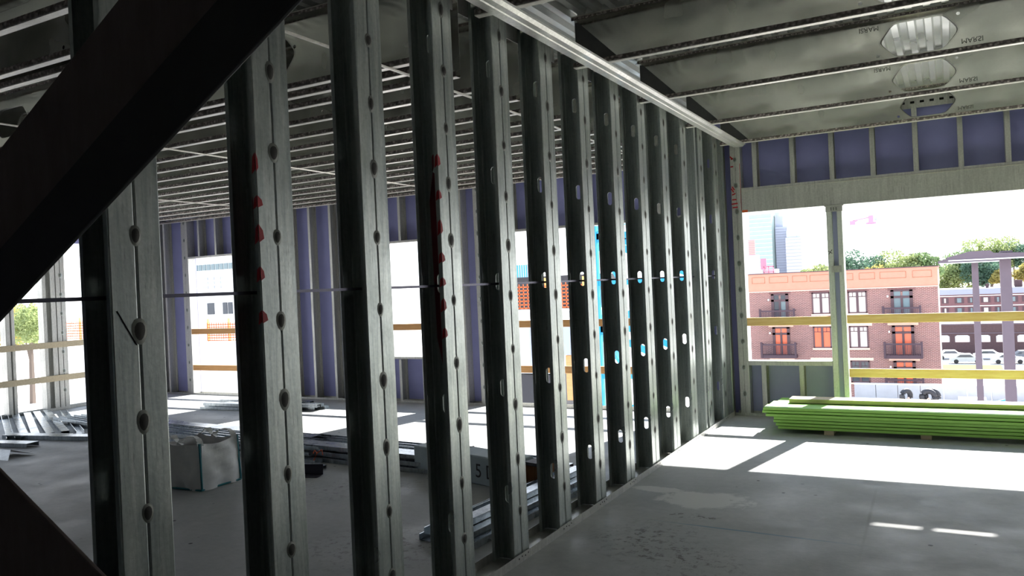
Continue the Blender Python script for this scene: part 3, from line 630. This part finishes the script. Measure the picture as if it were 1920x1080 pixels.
# ------------------------------------------------------------------ loose steel studs lying in long piles
LOOSE = galv('loose_stud_steel', (0.36, 0.40, 0.43), (0.55, 0.60, 0.63), 0.9, 0.2, 0.35)
def cmesh(L, w=0.092, h=0.041):
    return MB().sheet([(-w / 2 + 0.008, h), (-w / 2, h), (-w / 2, 0), (w / 2, 0), (w / 2, h), (w / 2 - 0.008, h)], 0.0016, 0, L, lambda u, v, a: (a, u, v)).mesh('loose_stud', LOOSE)
CM = [cmesh(2.6), cmesh(3.1), cmesh(1.7), cmesh(3.6, 0.15)]
def lay(me, x, y, z, ang, flip, label, group):
    o = link('loose_stud', me, None, (x, y, z + (0.042 if flip else 0.0)), (math.pi if flip else 0, 0, ang)); tag(o, label, 'stud', group); return o
def pile(x, y, ang, rows, layers, kinds, label, group, jx=0.25, ja=0.02, pitch=0.098):
    for l in range(layers):
        for r in range(rows - l):
            a = ang + rnd(-ja, ja); off = (r - rows / 2) * pitch + 0.5 * pitch * l
            px = x - math.sin(ang) * off + rnd(-jx, jx); py = y + math.cos(ang) * off
            lay(random.choice(kinds), px, py, 0.002 + 0.046 * l, a, random.random() < 0.5, f"{label}, {('bottom', 'second', 'third')[l]} layer, {ORD[r]} from front", group)
pile(-8.6, 6.35, math.radians(-5), 8, 3, [CM[0], CM[1]], 'loose steel stud, long pile beyond the bag', 'loose steel studs in the long pile beyond the bag', 0.25, 0.01)
pile(-5.9, 6.2, math.radians(-4), 7, 3, [CM[0], CM[1]], 'loose steel stud, pile behind the wrapped bundle', 'loose steel studs in the pile behind the wrapped bundle', 0.25, 0.01)
pile(-10.6, 6.95, math.radians(-8), 6, 2, [CM[0], CM[2]], 'loose steel stud, shiny heap left behind the bag', 'loose steel studs in the left heap', 0.3, 0.05, 0.14)
pile(-9.6, 8.35, math.radians(4), 5, 2, [CM[2]], 'loose steel stud, small pile near the back wall', 'loose steel studs near the back wall', 0.2, 0.02, 0.11)
pile(-12.1, 7.05, math.radians(-27), 6, 1, [CM[0]], 'loose steel stud slantwise by the left opening', 'loose steel studs by the left opening', 0.15, 0.02, 0.14)
pile(-2.88, 4.15, math.radians(86), 4, 3, [CM[2]], 'loose steel stud, stack just behind the partition', 'loose steel studs just behind the partition', 0.04, 0.005)
for i, (x, y, a, L, lb) in enumerate(((-10.35, 5.62, 12, 1, 'dull steel channel offcut on the floor at far left, rear one'), (-9.95, 5.25, 10, 2, 'dull steel channel offcut on the floor at far left, front one'), (-9.6, 5.75, 14, 2, 'dull steel channel offcut on the floor at far left, right one'))):
    o = link('channel_offcut', cmesh(0.95 if L == 1 else 0.6, 0.16, 0.05), None, (x, y, 0.054 if i != 1 else 0.054), (math.pi, 0, math.radians(a))); tag(o, lb, 'offcut')
o = link('angle_offcut', MB().add([(0, 0, 0), (0.4, 0.02, 0), (0.2, 0.16, 0.075), (-0.2, 0.14, 0.075), (0, 0.3, 0.01), (0.38, 0.32, 0.01)], [(0, 1, 2, 3), (3, 2, 5, 4)]).mesh('angle_offcut', GALV2), None, (-9.2, 4.75, 0.002), (0, 0, 0)); tag(o, 'shiny bent steel sheet offcut on the floor at far left', 'offcut')
o = link('channel_offcut', cmesh(0.5, 0.1, 0.03), None, (-5.62, 5.52, 0.032), (math.pi, 0, 0.05)); tag(o, 'short flat steel offcut between the bag and the bundle', 'offcut')
o = link('steel_angle', MB().sheet([(0, 0.09), (0.01, 0), (0.13, -0.0)], 0.002, 0, 0.3, lambda u, v, a: (a, -u, v + 0.003)).mesh('steel_angle', COLD), None, (-5.26, 5.3, 0), (0, 0, 0.3)); tag(o, 'small dark steel angle standing on the floor right of the bag', 'offcut')
o = link('orange_twine', MB().tube([(0, 0, 0.10), (0.02, 0, 0.13), (0.06, -0.01, 0.11), (0.02, -0.01, 0.05), (0.0, -0.02, 0.004)], 0.005, 6).tube([(0.04, 0, 0.1), (0.1, 0.01, 0.14), (0.12, 0, 0.09)], 0.005, 6).mesh('orange_twine', OMESH), None, (-5.38, 5.70, 0)); tag(o, 'orange twine tied round the pile of loose studs', 'twine')

# ------------------------------------------------------------------ outside ground
gr = MB().box(-90, 60, YS + 0.4, 70.0, -9.2, -8.6); tag(link('site_ground', gr.mesh('site_ground', GROUND)), 'pale dusty building site ground below the openings', 'ground')
st = MB().box(-700, 500, 72.0, 1600, -13.4, -13.0); tag(link('street_ground', st.mesh('street_ground', GROUND)), 'pale sunlit street and car park beyond the retaining wall', 'ground')
tag(link('lawn', MB().box(-1.5, 6.0, 128, 135.5, -13.0, -12.95).mesh('lawn', LAWN)), 'yellow green lawn strip in front of the parked cars', 'lawn')
rw = thing('retaining_wall', 'grey concrete retaining wall of vertical panels below the brick building', 'wall', (0, 70, 0))
x = -7.2
while x < 14: part('panel', MB().box(x + 0.02, x + 1.58, 0, 0.6, -8.6, -7.58), RETC, rw); x += 1.6
part('coping', MB().box(-7.2, 14, 0.05, 0.55, -7.58, -7.5), WHITEP, rw)

# ------------------------------------------------------------------ brick building across the street
bb_ = thing('brick_building', 'red brick apartment building with peach top band and dark balconies across the street', 'building', (-17.0, 78, -13))
TZ = lambda z: z + 13
part('wall', MB().box(0, 16, 0, 12, 0, TZ(0.04)), BRICK, bb_)
part('top_band', MB().box(-0.05, 16.05, -0.06, 12, TZ(0.04), TZ(1.72)), PEACH, bb_)
part('cornice', MB().box(-0.12, 16.12, -0.12, 12.1, TZ(1.72), TZ(1.80)), DKFRAME, bb_)
part('ledge', MB().box(-0.1, 16.1, -0.14, 0.1, TZ(0.0), TZ(0.08)), STONE, bb_)
for a, b in ((0.35, 1.55), (1.95, 3.65), (4.05, 5.35), (5.6, 7.3), (7.8, 9.3), (9.8, 11.1), (11.5, 13.6), (14.1, 15.6)):
    z0, z1 = TZ(0.85), TZ(1.42)
    part('panel_trim', MB().box(a, b, -0.09, -0.06, z0, z0 + 0.03).box(a, b, -0.09, -0.06, z1, z1 + 0.03).box(a, a + 0.03, -0.09, -0.06, z0, z1).box(b - 0.03, b, -0.09, -0.06, z0, z1), PEACHL, bb_)
def win(x0, x1, z0, z1, gl, split=2):
    f_ = MB(); t = 0.1
    f_.box(x0, x1, -0.1, 0.0, z0, z0 + t).box(x0, x1, -0.1, 0, z1 - t, z1).box(x0, x0 + t, -0.1, 0, z0, z1).box(x1 - t, x1, -0.1, 0, z0, z1)
    c = (x0 + x1) / 2; f_.box(c - t, c + t, -0.11, 0, z0, z1); f_.box(x0, x1, -0.08, -0.02, z1 - 0.5, z1 - 0.45)
    for q in ((x0 + c) / 2, (c + x1) / 2): f_.box(q - 0.02, q + 0.02, -0.08, -0.02, z1 - 0.5, z1)
    fo = part('window_frame', f_, DKFRAME, bb_)
    for i, (a, b) in enumerate(((x0 + t, c - t), (c + t, x1 - t))): part('pane', MB().box(a, b, -0.03, -0.015, z0 + t, z1 - t), gl[i % len(gl)], fo)
    part('sill', MB().box(x0 - 0.1, x1 + 0.1, -0.14, 0.0, z0 - 0.16, z0), STONE, bb_)
    return fo
def lintel(x0, x1, z): part('lintel', MB().box(x0 - 0.35, x1 + 0.35, -0.04, 0.0, z, z + 0.24), STONE, bb_)
def door(x0, x1, zt, gl):
    z0, z1 = zt - 2.65, zt; t = 0.13; c = (x0 + x1) / 2
    f_ = MB().box(x0, x1, -0.1, 0, z1 - t, z1).box(x0, x0 + t + 0.12, -0.1, 0, z0, z1).box(x1 - t - 0.12, x1, -0.1, 0, z0, z1).box(x0, x1, -0.1, 0, z1 - 0.72, z1 - 0.52).box(c - 0.09, c + 0.09, -0.11, 0, z0, z1 - 0.6)
    fo = part('balcony_door', f_, DKFRAME, bb_)
    for i, (a, b) in enumerate(((x0 + 0.2, c - 0.09), (c + 0.09, x1 - 0.2))):
        part('pane', MB().box(a, b, -0.03, -0.015, z0 + 0.1, z1 - 0.72), gl[i], fo); part('pane', MB().box(a, b, -0.03, -0.015, z1 - 0.52, z1 - t), gl[2], fo)
def balcony(x0, x1, zt):
    o = part('balcony', MB().box(x0, x1, -1.0, 0, zt - 1.35, zt - 1.05), BALC, bb_)
    r = MB().box(x0, x1, -1.02, -0.92, zt - 0.14, zt)
    for xx in (x0, x1 - 0.1): r.box(xx - 0.03, xx + 0.15, -1.04, -0.88, zt - 1.3, zt + 0.14); r.box(xx + 0.02, xx + 0.07, -0.95, 0, zt - 0.12, zt - 0.02)
    k = x0 + 0.14
    while k < x1 - 0.1: r.box(k, k + 0.05, -0.98, -0.945, zt - 1.05, zt - 0.1); k += 0.13
    part('railing', r, BALC, o)
for zt, glb, glc, gda, gdd in ((-0.2, [GLASSW, GLASSW], [GLASSW, GLASSW], [GLASSD, GLASST, GLASSD], [GLASST, GLASST, GLASST]),
                               (-3.34, [GLASSO, GLASSO], [GLASSW, GLASSW], [GLASSO, GLASSO, GLASSO], [GLASSO, GLASSO, GLASSO]),
                               (-6.47, [GLASSO, GLASSW], [GLASSD, GLASSD], [GLASSO, GLASSO, GLASSO], [GLASSO, GLASSO, GLASSO])):
    z = TZ(zt)
    door(2.05, 3.60, z, gda); win(5.7, 7.25, z - 1.97, z, glb); win(8.8, 10.35, z - 1.97, z, glc); door(12.3, 14.05, z, gdd)
    balcony(1.1, 4.25, z - 1.5); balcony(11.65, 14.65, z - 1.5)
    for a, b in ((2.05, 3.6), (5.7, 7.25), (8.8, 10.35), (12.3, 14.05)):
        if zt < -1: lintel(a, b, z + 0.02)
        else:
            ls = MB(); k = a - 0.2
            while k < b + 0.2: ls.box(k, k + 0.07, -0.03, 0, z, z + 0.2); k += 0.1
            part('brick_soldier_course', ls, BRICK2, bb_)
    for xx in (1.75, 12.0): part('wall_light', MB().box(xx, xx + 0.13, -0.15, 0, z - 0.62, z - 0.45), WHITEP, bb_)
part('downpipe', MB().tube([(16.08, -0.05, 0.2), (16.08, -0.05, TZ(0.0))], 0.06, 6), WHITEP, bb_)

# ------------------------------------------------------------------ lighter far buildings to the right
lb_ = thing('low_apartment_block', 'long low mauve brick block with two rows of small windows behind brown columns', 'building', (-8, 172, -13))
part('wall', MB().box(0, 60, 0, 10, 0, 10.2), BRICK2, lb_); part('roof_edge', MB().box(-0.2, 60.2, -0.3, 10, 9.35, 10.4), BAND, lb_)
part('string_course', MB().box(0, 60, -0.1, 0, 9.0, 9.15).box(0, 60, -0.1, 0, 7.1, 7.25), WHITEP, lb_)
for row, z in enumerate((7.75, 5.85)):
    for k in range(20):
        a = 6.4 + 2.15 * k; ww = 1.1 if k % 2 == 0 else 1.5
        fo = part('window', MB().box(a, a + ww, -0.08, 0.0, z, z + 1.05), DKFRAME, lb_); part('pane', MB().box(a + 0.4, a + ww - 0.4, -0.12, -0.08, z + 0.1, z + 0.95), GLASSW if k % 3 == 0 else GLASST, fo)
part('bright_ground_strip', MB().box(0, 60, -0.5, -0.05, 0, 4.6), WHITEP, lb_); part('chimney', MB().box(18.4, 19.6, 2, 3, 10.2, 11.7), BRICK3, lb_); part('vent_pipe', MB().tube([(14.0, 2, 10.2), (14.0, 2, 11.2)], 0.25, 8), BRICK3, lb_)  # white strip at the base added to stand for bright ground behind the arcade
vi = thing('arcade_building', 'dark brick arcade with bright arched openings behind the parked cars', 'building', (-4, 150, -13))
hs = [[(1.4 + 2.9 * k, 2.2), (3.5 + 2.9 * k, 2.2), (3.5 + 2.9 * k, 3.15), (3.2 + 2.9 * k, 3.35), (1.7 + 2.9 * k, 3.35), (1.4 + 2.9 * k, 3.15)] for k in range(6)]
part('wall', MB().plate([(0, 0), (18.5, 0), (18.5, 5.1), (0, 5.1)], hs, 0.8, lambda u, v, w: (u, w, v)), BRICK3, vi); part('upper_band', MB().box(-0.1, 18.6, -0.1, 0.9, 3.6, 3.75).box(-0.1, 18.6, -0.1, 0.9, 5.05, 5.25), MAUVE, vi)

# steel columns with flat spreading caps
def capcol(name, lb, x, y, w, ztop, zl, L0, L1, ridge):
    r = thing(name, lb, 'column', (x, y, -8.6))
    zt = ztop + 8.6
    part('column_shaft', MB().box(-w / 2, w / 2, -w / 2, w / 2, 0, zt), MAUVE, r)
    part('cap', MB().plate([(L0, zt - 0.02), (L1, zt - 0.02), (L1, zt + 0.13), (ridge, zt + 0.19), (ridge - 0.1, zt + 0.28), (ridge - 0.7, zt + 0.28), (L0 + 0.4, zt + 0.2), (L0, zt + 0.1)], [], 1.2, lambda u, v, q: (u, q - 0.6, v)), MAUVE, r)
    part('cap_flange', MB().box(L0 + 0.05, L1, -0.62, -0.6, zt - 0.03, zt + 0.01), WHITEP, r)
    cl = MB()
    for k in range(7): cl.box(-0.26 + 0.1 * k, -0.19 + 0.1 * k, -0.55, -0.45, zt + 0.1, zt + 0.19)
    part('cleats', cl, BLACKH, r); part('top_plate', MB().box(-0.15, 0.2, -0.5, 0.2, zt + 0.19, zt + 0.24), MAUVE, r)
    return r
capcol('capped_column', 'nearer and thicker mauve steel column with a wide flat cap at the right', 1.66, 32, 0.33, 1.83, 0, -1.75, 1.1, -0.35)
capcol('capped_column', 'thinner mauve steel column with a flat cap left of the thick one', 0.95, 40, 0.25, 1.78, 0, -1.4, 1.3, 0.2)

# hose reels, crate and bin by the retaining wall
for i, (x, a, lb) in enumerate(((-3.2, 0.9, 'left black hose reel tilted against its stand below the retaining wall'), (-1.75, 0.15, 'right pair of black hose coils on a trestle below the retaining wall'))):
    r = thing('hose_reel', lb, 'reel', (x, 65.5, -8.6), (0, 0, a))
    for dy in ((0, 0.28) if i else (0,)):
        pts = [(0.42 * math.cos(t) + dy, dy, 0.80 + 0.42 * math.sin(t)) for t in [2 * math.pi * k / 20 for k in range(21)]]
        part('hose_coil', MB().tube(pts, 0.19, 8), BLACKH, r, True)
    part('trestle', MB().bar((-0.6, -0.2, 0), (0, -0.2, 0.75), 0.06, 0.06).bar((0.6, -0.2, 0), (0, -0.2, 0.75), 0.06, 0.06).bar((-0.9, -0.1, 0.3), (1.3, -0.1, 0.2), 0.06, 0.06), STONE, r)
tag(link('crate', MB().box(0, 1.6, 0, 1.2, 0, 1.0).box(-0.05, 1.65, -0.05, 1.25, 1.0, 1.06).mesh('crate', SKYB), None, (0.2, 63, -8.6)), 'pale blue crate standing below the retaining wall', 'crate')
bn = thing('debris_bin', 'pale orange debris bin filled with scraps, near the thick column', 'bin', (2.0, 62, -8.6))
part('body', MB().add([(0, 0, 0), (0.9, 0, 0), (0.9, 1, 0), (0, 1, 0), (-0.15, -0.15, 0.95), (1.1, -0.15, 0.95), (1.1, 1.15, 0.95), (-0.15, 1.15, 0.95)], [(0, 1, 2, 3), (0, 4, 5, 1), (1, 5, 6, 2), (2, 6, 7, 3), (3, 7, 4, 0)]), STONE, bn)
part('scraps', MB().bar((0, 0.2, 0.9), (0.9, 0.6, 1.15), 0.2, 0.08).bar((0.2, 0.8, 0.9), (0.9, 0.2, 1.1), 0.15, 0.1), BLUEM, bn)
# parked cars
def car(x, y, rz, m, lb):
    r = thing('parked_car', lb, 'car', (x, y, -12.98), (0, 0, rz), 'cars in the car park')
    S = [(-2.2, 0.35), (-2.15, 0.85), (-1.5, 0.95), (-0.9, 1.42), (0.6, 1.45), (1.2, 0.98), (2.1, 0.85), (2.25, 0.4), (2.2, 0.3), (-2.15, 0.3)]
    part('body', MB().plate(S, [], 1.7, lambda u, v, w_: (u, w_ - 0.85, v)), m, r)
    part('side_windows', MB().plate([(-1.25, 0.98), (-0.8, 1.34), (0.5, 1.36), (0.95, 0.98)], [], 1.74, lambda u, v, w_: (u, w_ - 0.87, v)), GLASSD, r)
    for wx in (-1.35, 1.4):
        for wy in (-0.86, 0.7): part('wheel', MB().plate(circ(wx, 0.33, 0.33), [], 0.16, lambda u, v, w_: (u, w_ + wy, v)), TYRE, r)
cars = [(-0.4, 144, 0.1, WHITEP, 'white saloon car half hidden behind the brick building edge'), (1.6, 138, 0.05, CARP, 'silver car nearest the lawn, between building and thin column'), (4.8, 144, 0.0, WHITEP, 'white estate car just right of the thin column'), (7.0, 138, 0.08, CARP, 'silver car left of the thick column'), (9.6, 143.5, 0.1, CARD, 'dark car at the right picture edge'), (12.2, 138, 0.0, WHITEP, 'white car beyond the dark car at right')]
for c in cars: car(*c)

# ------------------------------------------------------------------ skyline
def tower(lb, x0, x1, y, dep, zt, m, floors, steps=()):
    r = thing('office_tower', lb, 'tower', (x0, y, -13)); w_ = x1 - x0
    part('body', MB().box(0, w_, 0, dep, 0, zt + 13), m, r)
    fl = MB(); k = 8.0
    while k < zt + 12: fl.box(-0.1, w_ + 0.1, -0.3, 0.0, k, k + floors * 0.22); k += floors
    part('floor_bands', fl, BAND if m != SKYG else SKYW, r)
    for a, b, z0, z1 in steps: part('setback', MB().box(a, b, 2, dep, z0 + 13, z1 + 13), m, r)
    return r
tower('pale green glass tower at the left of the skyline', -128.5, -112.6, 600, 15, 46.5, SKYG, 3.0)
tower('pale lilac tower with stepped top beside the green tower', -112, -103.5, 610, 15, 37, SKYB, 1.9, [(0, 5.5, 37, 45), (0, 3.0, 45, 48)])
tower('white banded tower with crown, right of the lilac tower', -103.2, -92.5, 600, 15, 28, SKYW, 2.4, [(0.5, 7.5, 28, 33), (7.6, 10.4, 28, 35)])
wbx = thing('scaffolded_building', 'small white building with rusty scaffold panel left of the skyline towers', 'building', (-19.9, 92, -13))
part('body', MB().box(0, 1.5, 0, 2, 0, 15.6).box(1.3, 2.9, 0.2, 2, 0, 15.3), SKYW, wbx); part('upper_body', MB().box(0, 0.8, 0, 2, 15.6, 17.0), SKYW, wbx)
part('scaffold_panel', MB().box(0.05, 0.75, -0.1, 0, 17.0, 18.6), STONE, wbx)
sb = MB()
for k in range(9): sb.box(0.0, 0.8, -0.16, -0.1, 17.0 + 0.2 * k, 17.06 + 0.2 * k)
part('scaffold_boards', sb, PINK, wbx); part('pink_panel', MB().box(1.3, 1.9, -0.05, 0.1, 15.3, 16.5), PINK, wbx)
part('window_grid', MB().box(1.6, 2.7, -0.1, 0.0, 14.9, 15.0).box(1.6, 2.7, -0.1, 0, 15.5, 15.65).box(1.6, 1.68, -0.1, 0, 14.8, 15.6).box(2.1, 2.18, -0.1, 0, 14.8, 15.6).box(2.62, 2.7, -0.1, 0, 14.8, 15.6), PINK, wbx)
cra = thing('tower_crane', 'small pink tower crane far away in the white sky', 'crane', (-23.5, 300, -13))
part('mast', MB().bar((0, 0, 0), (0, 0, 32), 0.25, 0.25), WHITEP, cra)
part('jib', MB().bar((-5.5, 0, 32.2), (0, 0, 33.0), 0.35, 0.35).bar((-5.5, 0, 31.6), (-3.8, 0, 32.2), 0.3, 0.3), PINK, cra)
part('counterweight', MB().box(-6.4, -4.6, -0.3, 0.3, 30.8, 32.2), PINK, cra); part('cab', MB().box(-0.4, 1.1, -0.6, 0.6, 31.0, 33.6).box(-1.2, 1.9, -0.4, 0.4, 30.6, 31.3), PINK, cra)
part('winch', MB().box(1.4, 2.4, -0.4, 0.4, 31.6, 32.8), BAND, cra)

# ------------------------------------------------------------------ trees
def tree(lb, x, y, z0, h, r, m, seed, n=1400, leaf=0.35, squash=0.75, group=None):
    n = int(n * 3.2); leaf *= 0.52
    rr = random.Random(seed); t = thing('tree', lb, 'tree', (x, y, z0), (0, 0, 0), group)
    part('trunk', MB().tube([(0, 0, 0), (0.1, 0, h * 0.5), (0, 0, h * 0.8)], [0.35, 0.25, 0.1], 6).tube([(0.05, 0, h * 0.45), (r * 0.4, 0, h * 0.8)], [0.15, 0.05], 5).tube([(0.05, 0, h * 0.4), (-r * 0.45, 0, h * 0.75)], [0.15, 0.05], 5), BARK, t)
    vs = []; fs = []; blobs = [(rr.uniform(-0.75, 0.75) * r, rr.uniform(-0.4, 0.4) * r, h - r * squash * rr.uniform(0.5, 1.6), r * rr.uniform(0.3, 0.5)) for _ in range(13)]
    blobs.append((0, 0, h - 0.5 * r * squash, r * 0.5))
    for _ in range(n):
        bx, by, bz, br = rr.choice(blobs); d = Vector((rr.gauss(0, 1), rr.gauss(0, 1), rr.gauss(0, 1))).normalized() * br * rr.uniform(0.6, 1.05) ; p = Vector((bx, by, bz)) + Vector((d.x, d.y, d.z * 0.8))
        a = Vector((rr.gauss(0, 1), rr.gauss(0, 1), rr.gauss(0, 1))).normalized(); b = a.orthogonal().normalized(); s = leaf * rr.uniform(0.6, 1.3); k = len(vs)
        vs += [p - a * s, p + b * s * 0.6, p + a * s, p - b * s * 0.6]; fs.append((k, k + 1, k + 2, k + 3))
    me = bpy.data.meshes.new('crown'); me.from_pydata([tuple(v) for v in vs], [], fs); me.materials.append(m); o = link('crown', me, t); return t
tree('dark green tree just right of the window post, behind the brick roof', -10.6, 108, -13, 17.2, 3.4, LEAFD, 1)
tree('big rounded green tree behind the middle of the brick roof', -6.4, 110, -13, 17.1, 3.6, LEAF2, 2, 2200)
tree('green tree behind the right end of the brick roof', -3.3, 112, -13, 16.6, 2.6, LEAF, 3)
tree('low yellow green bush tree peeking over the brick roof', -7.6, 104, -13, 15.3, 1.6, LEAFY, 4, 700, 0.25)
tree('small tree left of the window post behind the brick roof', -13.6, 100, -13, 15.6, 1.8, LEAF2, 5, 700)
for i, (x, y, h, r, m, lb) in enumerate(((0.3, 190, 15.2, 4.2, LEAF2, 'pale green tree beside the brick building corner'), (3.2, 192, 18.2, 4.6, LEAF, 'tall green tree behind the thin column'), (7.4, 195, 20.5, 4.6, LEAF2, 'tallest tree between the two brown columns'), (11.6, 195, 19.5, 4.8, LEAFD, 'dark green tree right of the thick column'), (5.6, 186, 16.4, 4.0, LEAFD, 'dark tree low between the two columns'), (8.6, 184, 13.6, 1.9, LEAFY, 'orange yellow bush behind the chimney roof'), (13.8, 186, 14.8, 2.6, LEAFY, 'yellow bush at the right picture edge'))):
    tree(lb, x, y, -13, h, r, m, 20 + i, 1500, 0.5)

# ------------------------------------------------------------------ things seen through the far room openings
hs_ = thing('white_house', 'overexposed white building with a long window band seen through the far left opening', 'building', (-76, 60, -8.6))
part('body', MB().box(0, 12, 0, 6, 0, 16), WHITEP, hs_)
def wband(x0, x1, z0, z1, nx, nz, m=SKYB):
    for i in range(nx):
        for j in range(nz):
            a = x0 + (x1 - x0) * i / nx; b = x0 + (x1 - x0) * (i + 1) / nx; c = z0 + (z1 - z0) * j / nz; d = z0 + (z1 - z0) * (j + 1) / nz
            part('window', MB().box(a + 0.08, b - 0.08, -0.1, 0, c + 0.08, d - 0.08), m, hs_)
wband(4.4, 8.4, 11.4, 12.8, 4, 3); wband(3.2, 9.2, 13.4, 14.2, 9, 1, GLASST); wband(5.0, 6.2, 8.6, 10.0, 1, 1, GLASSD); wband(7.4, 9.0, 8.6, 10.0, 2, 1, GLASSD)
def fence(lb, x, y, L, z, rot=0.0, h=1.0):
    r = thing('mesh_fence', lb, 'fence', (x, y, z), (0, 0, rot))
    for k in range(int(L / 1.6) + 1): part('post', MB().box(1.6 * k, 1.6 * k + 0.1, 0, 0.1, -0.1, h + 0.2), YELL, r)
    mb = MB()
    for j in range(7): mb.box(0, L, -0.02, 0.0, h * j / 7, h * j / 7 + 0.05)
    k = 0
    while k < L: mb.box(k, k + 0.03, -0.02, 0, 0, h); k += 0.18
    part('netting', mb, OMESH, r)
fence('orange safety netting on a lower deck seen through the far left opening', -35.6, 30, 2.4, -0.6)
fence('orange safety netting high behind the middle partition studs', -15.1, 27, 3.2, 0.73, 0, 0.95)
fence('orange safety netting outside the left side opening', -48.6, 30, 2.6, -0.4, 0, 1.1)
for i, (x0, x1, y, zt, lb) in enumerate(((-36.5, -30, 30.2, -0.62, 'white rooftop deck carrying the orange netting, far left opening'), (-51, -44.5, 30.45, -0.42, 'white rooftop deck beyond the left side opening'), (-16, -11, 27.2, 0.62, 'white slab edge below the orange netting, middle opening'))):
    tag(link('site_deck', MB().box(x0, x1, y - 0.3, y + 2.5, -8.6, zt).mesh('site_deck', WHITEP)), lb, 'deck')
cn = thing('site_container', 'white and pale blue site container behind the guard rails of the middle opening', 'container', (-11.6, 21, -1.0))
part('body', MB().box(0, 1.15, 0, 2.2, 0, 1.55), WHITEP, cn); part('side_panel', MB().box(0.55, 1.16, -0.02, 0.0, 0.02, 1.53), SKYB, cn)
part('base', MB().box(0, 1.2, 0.1, 2.0, -7.6, -0.05), BLACKH, cn)
cn = thing('site_hut', 'pale lilac panel hut with dotted edge beside the blue lattice mast', 'hut', (-9.75, 20.5, -0.4))
part('body', MB().box(0, 0.42, 0, 1.6, 0, 0.95), SKYB, cn); part('end_post', MB().box(0.42, 0.55, 0, 0.15, -8.0, 1.9), STONE, cn)
part('panel', MB().box(0.05, 0.42, 0.1, 0.2, -1.3, -0.02), WOOD2, cn)
tw = thing('ribbed_blue_building', 'far blue ribbed building top seen between the middle studs', 'building', (-57, 104, -13))
part('body', MB().box(0, 3.4, 0, 3, 0, 17.8), SKYB, tw)
rb = MB()
for k in range(9): rb.box(0.38 * k, 0.38 * k + 0.12, -0.1, 0, 0, 17.8)
part('ribs', rb, BLUEM, tw)
dr = MB().box(-18.5, -13, 31, 34, -8.6, 2.0); tag(link('flat_roof', dr.mesh('flat_roof', BLACKH)), 'dark flat roof edge behind the middle partition studs', 'roof')
# blue lattice mast just outside
ma = thing('lattice_mast', 'bright blue lattice mast outside the middle opening of the far room', 'mast', (-6.71, 16.0, -8.6))
MW, MD = 2.33, 1.5
for (x, y) in ((0, 0), (MW, 0), (0, MD), (MW, MD)): part('leg', MB().box(x - 0.06, x + 0.06, y - 0.06, y + 0.06, 0, 13.0), BLUEM, ma)
z = 0.2; k = 0
while z < 12.0:
    for y in (0, MD):
        a, b = ((0, MW) if k % 2 else (MW, 0)); part('diagonal', MB().bar((a, y, z), (b, y, z + 1.0), 0.08, 0.15), BLUEM, ma)
    for x in (0, MW): part('diagonal', MB().bar((x, 0 if k % 2 else MD, z), (x, MD if k % 2 else 0, z + 1.0), 0.08, 0.15), BLUEM, ma)
    part('rung', MB().bar((0, 0, z), (MW, 0, z), 0.08, 0.13), BLUEM, ma); z += 1.0; k += 1
for i, (x, y, h, r, m, lb) in enumerate(((-94, 52, 10.6, 3.5, LEAFY, 'yellow green tree seen low between the left opening posts'), (-100, 55, 11.2, 3.5, LEAF2, 'pale green tree at the far left beyond the side opening'), (-87, 50, 10.8, 3.0, LEAF2, 'green tree just left of the first dark stud, beyond the side opening'))):
    tree(lb, x, y, -8.6, h, r, m, 60 + i, 1800, 0.28)
